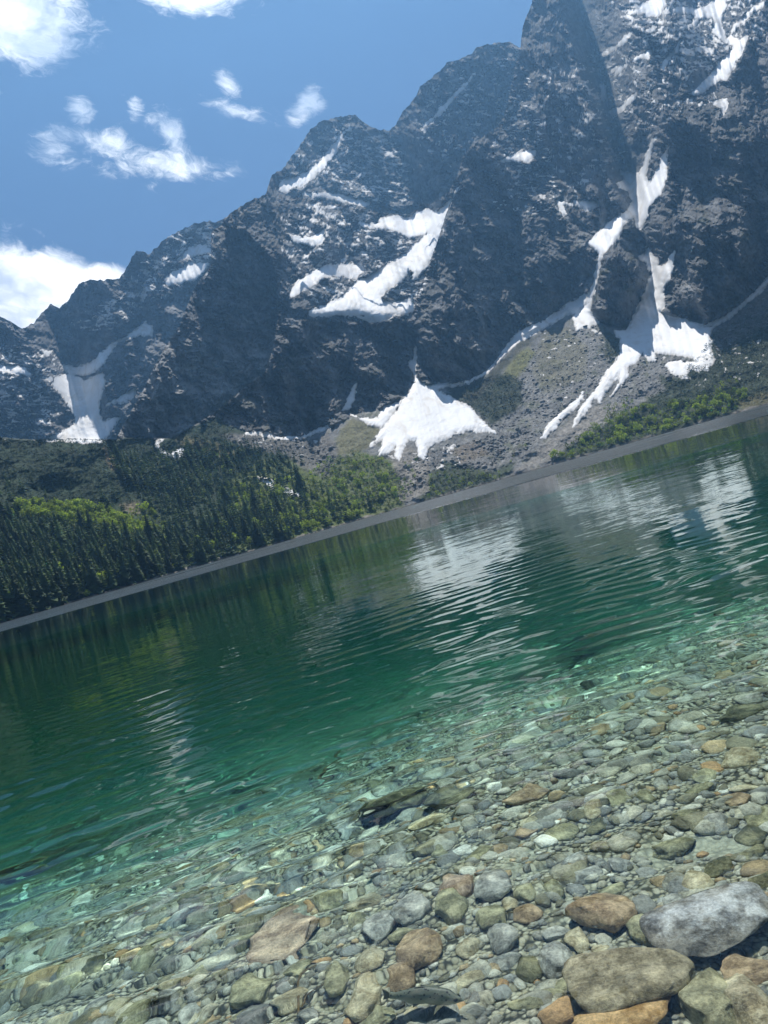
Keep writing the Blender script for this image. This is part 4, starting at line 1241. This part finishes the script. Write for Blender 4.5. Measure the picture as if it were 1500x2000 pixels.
for (px, py, w, h, seed, tone, lift, cuts, lab) in HERO:
    bottom, mpp = px_to_bed(px, py + h * .42)
    big = w > 70
    V, Fc = rock_shape(4 if big else 3, seed, .16 if tone in ('brown', 'orange') else .2, cuts, 1.0)
    if seed in (3, 8, 19, 55, 63):
        V = np.sign(V) * np.abs(V) ** (.74 if seed in (3, 8) else .8)
    wx = w * mpp / 2
    # height of the visible stone in photo px splits into depth of top and height of front
    hz = max(.5 * h * mpp, wx * .4)
    if bottom[2] + hz * (1 + lift) > -.03:
        hz = max(.05, (-.03 - bottom[2]) / (1 + lift))
    wy = max(h * mpp * 1.0, wx * .55)
    if seed in (3, 8):
        wy = h * mpp * .82
    elif seed in (15, 27):
        wy = h * mpp * .75
    e = (V.max(0) - V.min(0)) / 2
    cV = (V.max(0) + V.min(0)) / 2
    V = (V - cV) / e * (wx, wy, hz)
    if seed in (3, 8, 15, 27):     # undercut foot, pushed back under the top
        k = np.clip((hz * .15 - V[:, 2]) / (hz * 1.15), 0, 1)
        V[:, 0] *= 1 - (.15 if seed in (3, 8) else .35) * k
        V[:, 1] = V[:, 1] * (1 - .5 * k) + .5 * wy * k
    if seed == 8:      # the angular block: flat tilted top, straight front
        V[:, 2] = np.minimum(V[:, 2], hz * .85 + V[:, 1] * .15 - np.abs(V[:, 0]) * .12)
        V[:, 1] = np.where(V[:, 1] < 0, np.maximum(V[:, 1], -wy * .75 - V[:, 2] * .5), V[:, 1])
    if seed == 3:
        V[:, 2] = np.minimum(V[:, 2], hz * .95 - np.abs(V[:, 1] - .25 * wy) * .45)
    if seed == 25:
        V[:, 2] = np.minimum(V[:, 2], hz * .3 + V[:, 1] * .12)
    loc = bottom + np.array([0, wy * .55, hz * (lift * .9 - .25)])
    taken.append((loc[0], loc[1], max(wx, wy)))
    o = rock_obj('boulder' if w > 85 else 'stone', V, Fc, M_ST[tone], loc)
    ct = 'boulder' if w > 85 else 'stone'
    tag(o, lab, ct)
# other stones on the bed
mid_shapes = [rock_shape(3, 200 + s, .17, 7 + s % 4, .55) for s in range(10)]
TONES = [('grey', 'grey'), ('olive', 'olive-grey'), ('tan', 'tan'), ('brown', 'reddish brown'), ('dark', 'dark mossy')]
mid_mesh = [[new_mesh('stone', V, Fc, M_ST[tn[0]], True) for V, Fc in mid_shapes] for tn in TONES]
cand = []
rs = np.random.default_rng(21)
while len(cand) < 6800:
    y = 1.9 + rs.random() ** .75 * 8.5
    x = rs.uniform(-.75, .55) * (y + .5)
    s_ = y - (.14 if x > 0 else .45) * x
    if s_ > 9.0 or s_ < 1.6:
        continue
    if s_ > 5.5 and rs.random() < (s_ - 5.5) * .27:
        continue
    r = min(.021 * (1 - rs.random()) ** -.56, .085)
    if s_ > 3.6:
        r *= .85
    ok = True
    for (a, b, c) in taken:
        if (a - x) ** 2 + (b - y) ** 2 < (c * .8 + r) ** 2:
            ok = False
            break
    if ok:
        cand.append((x, y, r))
cand.sort(key=lambda c: -c[2] / c[1])
placed = []
for (x, y, r) in cand[:1200]:
    if len(placed) < 230 and all((a - x) ** 2 + (b - y) ** 2 > ((c + r) * .8) ** 2 for a, b, c in placed):
        placed.append((x, y, r))
pset = set(placed)
for k, (x, y, r) in enumerate(placed):
    tn = int(rs.choice(5, p=[.27, .33, .22, .08, .10]))
    o = obj('stone', mid_mesh[tn][k % 10])
    where = 'in the clear shallows nearest the bank' if y < 3.3 else 'in the rippled shallows farther out' if y - .45 * x < 5.6 else 'beside the drop-off to green water'
    size = 'larger' if r > .065 else 'small'
    z = bed_z(np.array([x]), np.array([y]))[0]
    o.location = (x, y, min(z + r * .22, -.03 - r * .7))
    o.scale = (r * rs.uniform(.9, 1.35), r * rs.uniform(.8, 1.1), r * rs.uniform(.8, 1.1))
    o.rotation_euler = (rs.normal(0, .2), rs.normal(0, .2), rs.uniform(0, 6.28))
    o.cycles.is_caustics_receiver = True
    tag(o, '%s %s stone lying among pebbles %s' % (size, TONES[tn][1], where), 'stone', '%s %s stones %s' % (size, TONES[tn][1], where))
rest = [c for c in cand if c not in pset]
rest += [(x, y, r) for x, y, r in zip(rs.uniform(-2.6, 2.4, 2500), rs.uniform(1.9, 5.2, 2500), rs.uniform(.010, .028, 2500))]
rest = np.array(rest)
pz = bed_z(rest[:, 0], rest[:, 1])
rr = np.minimum(rest[:, 2], .075)
pal = np.array([[.30, .285, .23], [.22, .215, .19], [.42, .40, .33], [.33, .25, .15], [.19, .175, .12], [.36, .33, .25], [.27, .27, .25], [.55, .53, .46], [.36, .23, .12]])
pc = pal[rs.choice(9, len(rest), p=[.2, .2, .14, .08, .12, .12, .07, .05, .02])] * rs.uniform(.95, 1.6, (len(rest), 1))
peb_shapes = [rock_shape(2, 300 + s, .2, 6, .55) for s in range(6)]
bigm = rr * F / rest[:, 1] > 14
lowp = [rock_shape(1, 330 + s, .2, 2, .6) for s in range(6)]
for nm, sel, shp in (('pebbles', bigm, peb_shapes), ('pebbles', ~bigm, lowp)):
    pts = np.stack([rest[:, 0], rest[:, 1], pz + rr * .2], 1)[sel]
    V, Fc, Cc = many(shp, pts, rr[sel], rr[sel] * rs.uniform(.9, 1.5, sel.sum()), pc[sel], 31)
    o = obj(nm, new_mesh(nm, V, Fc, M_ST_C, True, Cc))
    o.cycles.is_caustics_receiver = True
    tag(o, 'mixed small pebbles covering the lake bed', 'pebbles', kind='stuff')

# ---- trout
def mat_fish():
    m = bpy.data.materials.new('trout_skin')
    m.use_nodes = True
    t = NT(m.node_tree)
    co = t.n('ShaderNodeTexCoord').outputs['Object']
    xyz = t.n('ShaderNodeSeparateXYZ', {0: co})
    c = t.mixc(t.ss(xyz.outputs[2], -.02, .03), (.30, .30, .21, 1), (.15, .165, .12, 1))
    vo = t.n('ShaderNodeTexVoronoi', {'Vector': t.vm('MULTIPLY', co, (1, 1, 1.2)), 'Scale': 62.0, 'Randomness': 1.0})
    sp = t.m('MULTIPLY', t.ss(vo.outputs['Distance'], .34, .22), t.ss(xyz.outputs[2], -.006, .006))
    c = t.mixc(sp, c, (.012, .012, .012, 1))
    pb = t.n('ShaderNodeBsdfPrincipled', {'Base Color': c, 'Roughness': .5})
    t.n('ShaderNodeOutputMaterial', {0: pb})
    return m


M_FISH = mat_fish()
M_FIN = mat_plain('trout_fin', (.15, .145, .095), .3, 40)
M_EYE = mat_plain('trout_eye', (.01, .01, .01), .1, 10, rough=.2)
fa, fm = px_to_bed(752, 1950, .11)
fb, _ = px_to_bed(908, 1958, .11)
fish_c = (fa + fb) / 2
fish_c[2] = max(fish_c[2], -.26)
FL = float(np.linalg.norm(fb[:2] - fa[:2]))
fish = bpy.data.objects.new('trout', None)
COL.objects.link(fish)
fish.location = fish_c
fish.rotation_euler = (math.radians(-12), 0, math.atan2(fb[1] - fa[1], fb[0] - fa[0]))
fish.empty_display_size = .1
tag(fish, 'slender spotted trout swimming over the pebbles, head towards the boulders', 'fish')
prof = [(.03, .02), (.1, .055), (.2, .085), (.35, .11), (.5, .115), (.62, .1), (.74, .072), (.84, .048), (.90, .044)]
V, Fc = [], []
ns = 12
for k, (tq, hh) in enumerate([(0.0, .004)] + prof):
    x = (.5 - tq) * FL
    hh = hh * FL * 1.15
    for a in range(ns):
        an = 2 * math.pi * a / ns
        V.append((x, math.cos(an) * hh * .62 + .008 * math.sin(tq * 5), math.sin(an) * hh * (1.0 if math.sin(an) > 0 else 1.05)))
nl = len(prof) + 1
for k in range(nl - 1):
    for a in range(ns):
        b = (a + 1) % ns
        Fc.append((k * ns + a, (k + 1) * ns + a, (k + 1) * ns + b, k * ns + b))
body = obj('body', new_mesh('body', V, Fc, M_FISH, True), fish)
body.cycles.is_caustics_receiver = True


def fin(name, pts, th=.002):
    n = len(pts)
    V = [(x * FL, y * FL - th, z * FL) for x, y, z in pts] + [(x * FL, y * FL + th, z * FL) for x, y, z in pts]
    bm = bmesh.new()
    vs = [bm.verts.new(v) for v in V]
    bm.faces.new(vs[:n]); bm.faces.new(vs[n:][::-1])
    for k in range(n):
        bm.faces.new((vs[k], vs[n + k], vs[n + (k + 1) % n], vs[(k + 1) % n]))
    bmesh.ops.recalc_face_normals(bm, faces=bm.faces)
    me = bpy.data.meshes.new(name)
    bm.to_mesh(me); bm.free()
    me.materials.append(M_FIN)
    o = obj(name, me, fish)
    o.cycles.is_caustics_receiver = True


ty = .008 * math.sin(4.5) / FL
fin('tail_fin', [(-.385, ty, .03), (-.5, ty, .095), (-.47, ty, .0), (-.5, ty, -.09), (-.385, ty, -.03)])
fin('dorsal_fin', [(.06, .0, .10), (.0, 0, .155), (-.09, 0, .14), (-.1, 0, .095)])
fin('adipose_fin', [(-.24, 0, .065), (-.28, 0, .09), (-.29, 0, .06)])
fin('anal_fin', [(-.2, 0, -.07), (-.25, 0, -.125), (-.29, 0, -.05)])
fin('pelvic_fin', [(-.02, -.04, -.10), (-.08, -.07, -.15), (-.1, -.04, -.09)])
fin('pectoral_fin', [(.28, -.055, -.05), (.17, -.12, -.11), (.2, -.06, -.07)])
for s in (-1, 1):
    V, Fc = ico(2)
    e = obj('eye', new_mesh('eye', V * .008 + (FL * .42, s * FL * .036, FL * .02), Fc, M_EYE, True), fish)

# ---- sunken log and twigs
M_WOOD = mat_plain('wet_wood', (.16, .11, .05), .5, 7)


def branch(name, pts, radii, lab, cat, seed=1):
    pts = [np.array(p, float) for p in pts]
    V, Fc = [], []
    n = 8
    for k, (p, r) in enumerate(zip(pts, radii)):
        a = pts[min(k + 1, len(pts) - 1)] - pts[max(k - 1, 0)]
        a /= np.linalg.norm(a)
        b = np.cross(a, (0, 0, 1)); b /= np.linalg.norm(b)
        c = np.cross(b, a)
        for j in range(n):
            an = 2 * math.pi * j / n
            q = r * (1 + .18 * math.sin(j * 2.3 + k * 1.7 + seed))
            V.append(p + b * q * math.cos(an) + c * q * math.sin(an))
    for k in range(len(pts) - 1):
        for j in range(n):
            i = (j + 1) % n
            Fc.append((k * n + j, k * n + i, (k + 1) * n + i, (k + 1) * n + j))
    o = obj(name, new_mesh(name, V, Fc, M_WOOD, True))
    o.cycles.is_caustics_receiver = True
    tag(o, lab, cat)


def bedpts(lst, lift):
    return [px_to_bed(a, b)[0] + np.array([0, 0, lift]) for a, b in lst]


branch('sunken_log', bedpts([(-130, 1752), (-60, 1735), (0, 1720), (40, 1708), (80, 1698), (112, 1690)], .1), [.06, .058, .055, .05, .042, .02],
       'brown sunken log slanting through the clear green water', 'log')
branch('twig', bedpts([(586, 1985), (585, 1950), (584, 1925), (592, 1912), (620, 1895)], .03), [.006, .006, .005, .004, .003], 'thin dark bent twig standing between olive stones', 'twig', 2)
branch('twig', bedpts([(590, 1965), (612, 1945), (640, 1925), (652, 1908)], .025), [.004, .004, .003, .002], 'thin straight twig lying beside the egg-shaped olive stone', 'twig', 3)
branch('sunken_branch', bedpts([(615, 1528), (632, 1520), (645, 1500), (655, 1480), (650, 1470)], .05), [.02, .03, .03, .025, .012], 'dark crooked branch sunk in green water beyond the stones', 'branch', 4)

# ---- the water itself
def mat_water():
    m = bpy.data.materials.new('lake_water')
    m.use_nodes = True
    t = NT(m.node_tree)
    geo = t.n('ShaderNodeNewGeometry')
    co = geo.outputs['Position']
    dist = t.vm('LENGTH', co, out=1)
    rot = t.n('ShaderNodeVectorRotate', {'Vector': co, 'Angle': math.radians(-7)}, rotation_type='Z_AXIS').outputs[0]
    fine = t.noise(t.vm('MULTIPLY', rot, (.9, 2.0, 1)), 3.4, 3.0, .55, 0, 1)
    mid = t.noise(t.vm('MULTIPLY', rot, (.35, 1.3, 1)), .8, 3.0, .55, 0, 1)
    wide = t.noise(t.vm('MULTIPLY', rot, (.2, 1.0, 1)), .10, 3.0, .5)
    a_far = t.m('MULTIPLY', t.ss(dist, 5, 18), t.ss(wide, .25, .8, .5, 1.2))
    edge = t.m('ADD', dist, t.m('MULTIPLY', t.m('SUBTRACT', t.noise(t.vm('MULTIPLY', rot, (.25, 1, 1)), .05, 5.0), .5), 34))
    ruf = t.m('MULTIPLY', t.ss(edge, 104, 136), t.ss(t.noise(t.vm('MULTIPLY', rot, (.4, 1, 1)), .02, 4.0), .25, .6, .55, 1.0))
    s1 = t.vm('SCALE', t.vm('SUBTRACT', fine, (.5, .5, .5)), scale=t.m('ADD', t.m('MULTIPLY', a_far, .085), t.m('MULTIPLY', ruf, 1.9)))
    s2 = t.vm('SCALE', t.vm('SUBTRACT', mid, (.5, .5, .5)), scale=t.m('MULTIPLY', a_far, .07))
    sl_ = t.vm('MULTIPLY', t.vm('ADD', s1, s2), (.6, 1.0, 0))
    nrm = t.vm('NORMALIZE', t.vm('ADD', geo.outputs['Normal'], sl_))
    g = t.n('ShaderNodeBsdfGlass', {'Color': (1, 1, 1, 1), 'Roughness': t.m('MULTIPLY', ruf, t.m('ADD', .28, t.m('MULTIPLY', t.noise(t.vm('MULTIPLY', rot, (.3, 1, 1)), .03, 4.0), .3))), 'IOR': 1.333, 'Normal': nrm})
    t.n('ShaderNodeOutputMaterial', {0: g})
    return m


X, Y, R_, Fq = polar(1.0, 900, 1.0052, -1.0, 1.0, 380)
wr = np.random.default_rng(77)
Zw = np.zeros_like(X)
patch = .45 + .9 * sstep(fbm2(X * .22 + 5, Y * .22, 3), -.35, .5)
calm = .72 + .28 * sstep(Y - .55 * X, 2.6, 5.0)
for k in range(64):
    lam = .06 * (14.0 ** wr.random())
    th = math.pi / 2 + math.radians(8) + wr.normal(0, .42)
    ph = wr.uniform(0, 6.283)
    kk = 2 * math.pi / lam
    res = sstep(lam / (R_ * .0055 + .004), 2.6, 6.0)
    Zw += np.sin(kk * (X * math.cos(th) + Y * math.sin(th)) + ph + 2.2 * perlin2(X * .5 + k, Y * .6)) * lam ** .75 * .0020 * res
Zw *= patch * calm * sstep(R_, 120, 30) * (1 - .84 * sstep(R_, 6, 18))
water = tag(obj('lake_water', new_mesh('lake_water', np.stack([X, Y, Zw], -1).reshape(-1, 3), Fq, mat_water(), True)), kind='structure')
water.cycles.is_caustics_caster = True


def volume_box(name, x0, x1, y0, y1, z0, z1, build):
    bm = bmesh.new()
    bmesh.ops.create_cube(bm, size=1)
    me = bpy.data.meshes.new(name)
    bm.to_mesh(me); bm.free()
    o = obj(name, me, None, ((x0 + x1) / 2, (y0 + y1) / 2, (z0 + z1) / 2))
    o.scale = (x1 - x0, y1 - y0, z1 - z0)
    m = bpy.data.materials.new(name)
    m.use_nodes = True
    t = NT(m.node_tree)
    t.n('ShaderNodeOutputMaterial', {'Volume': build(t)})
    me.materials.append(m)
    return o


# green absorbing body of the near lake (clear mountain water swallows red first)
tag(volume_box('water_depth', -60, 60, .6, 46, -30, .014,
               lambda t: t.n('ShaderNodeVolumeAbsorption', {0: (.22, .825, .725, 1), 1: .54})), kind='structure')
# mountain air
def haze(t):
    return t.n('ShaderNodeVolumePrincipled', {'Color': (.27, .58, 1, 1), 'Density': .000118, 'Anisotropy': .45})


tag(volume_box('haze', -4200, 4200, -120, float(Pall[:, 1].max()) + 40, -31.5, float(Pall[:, 2].max()) + 30, haze), kind='stuff')
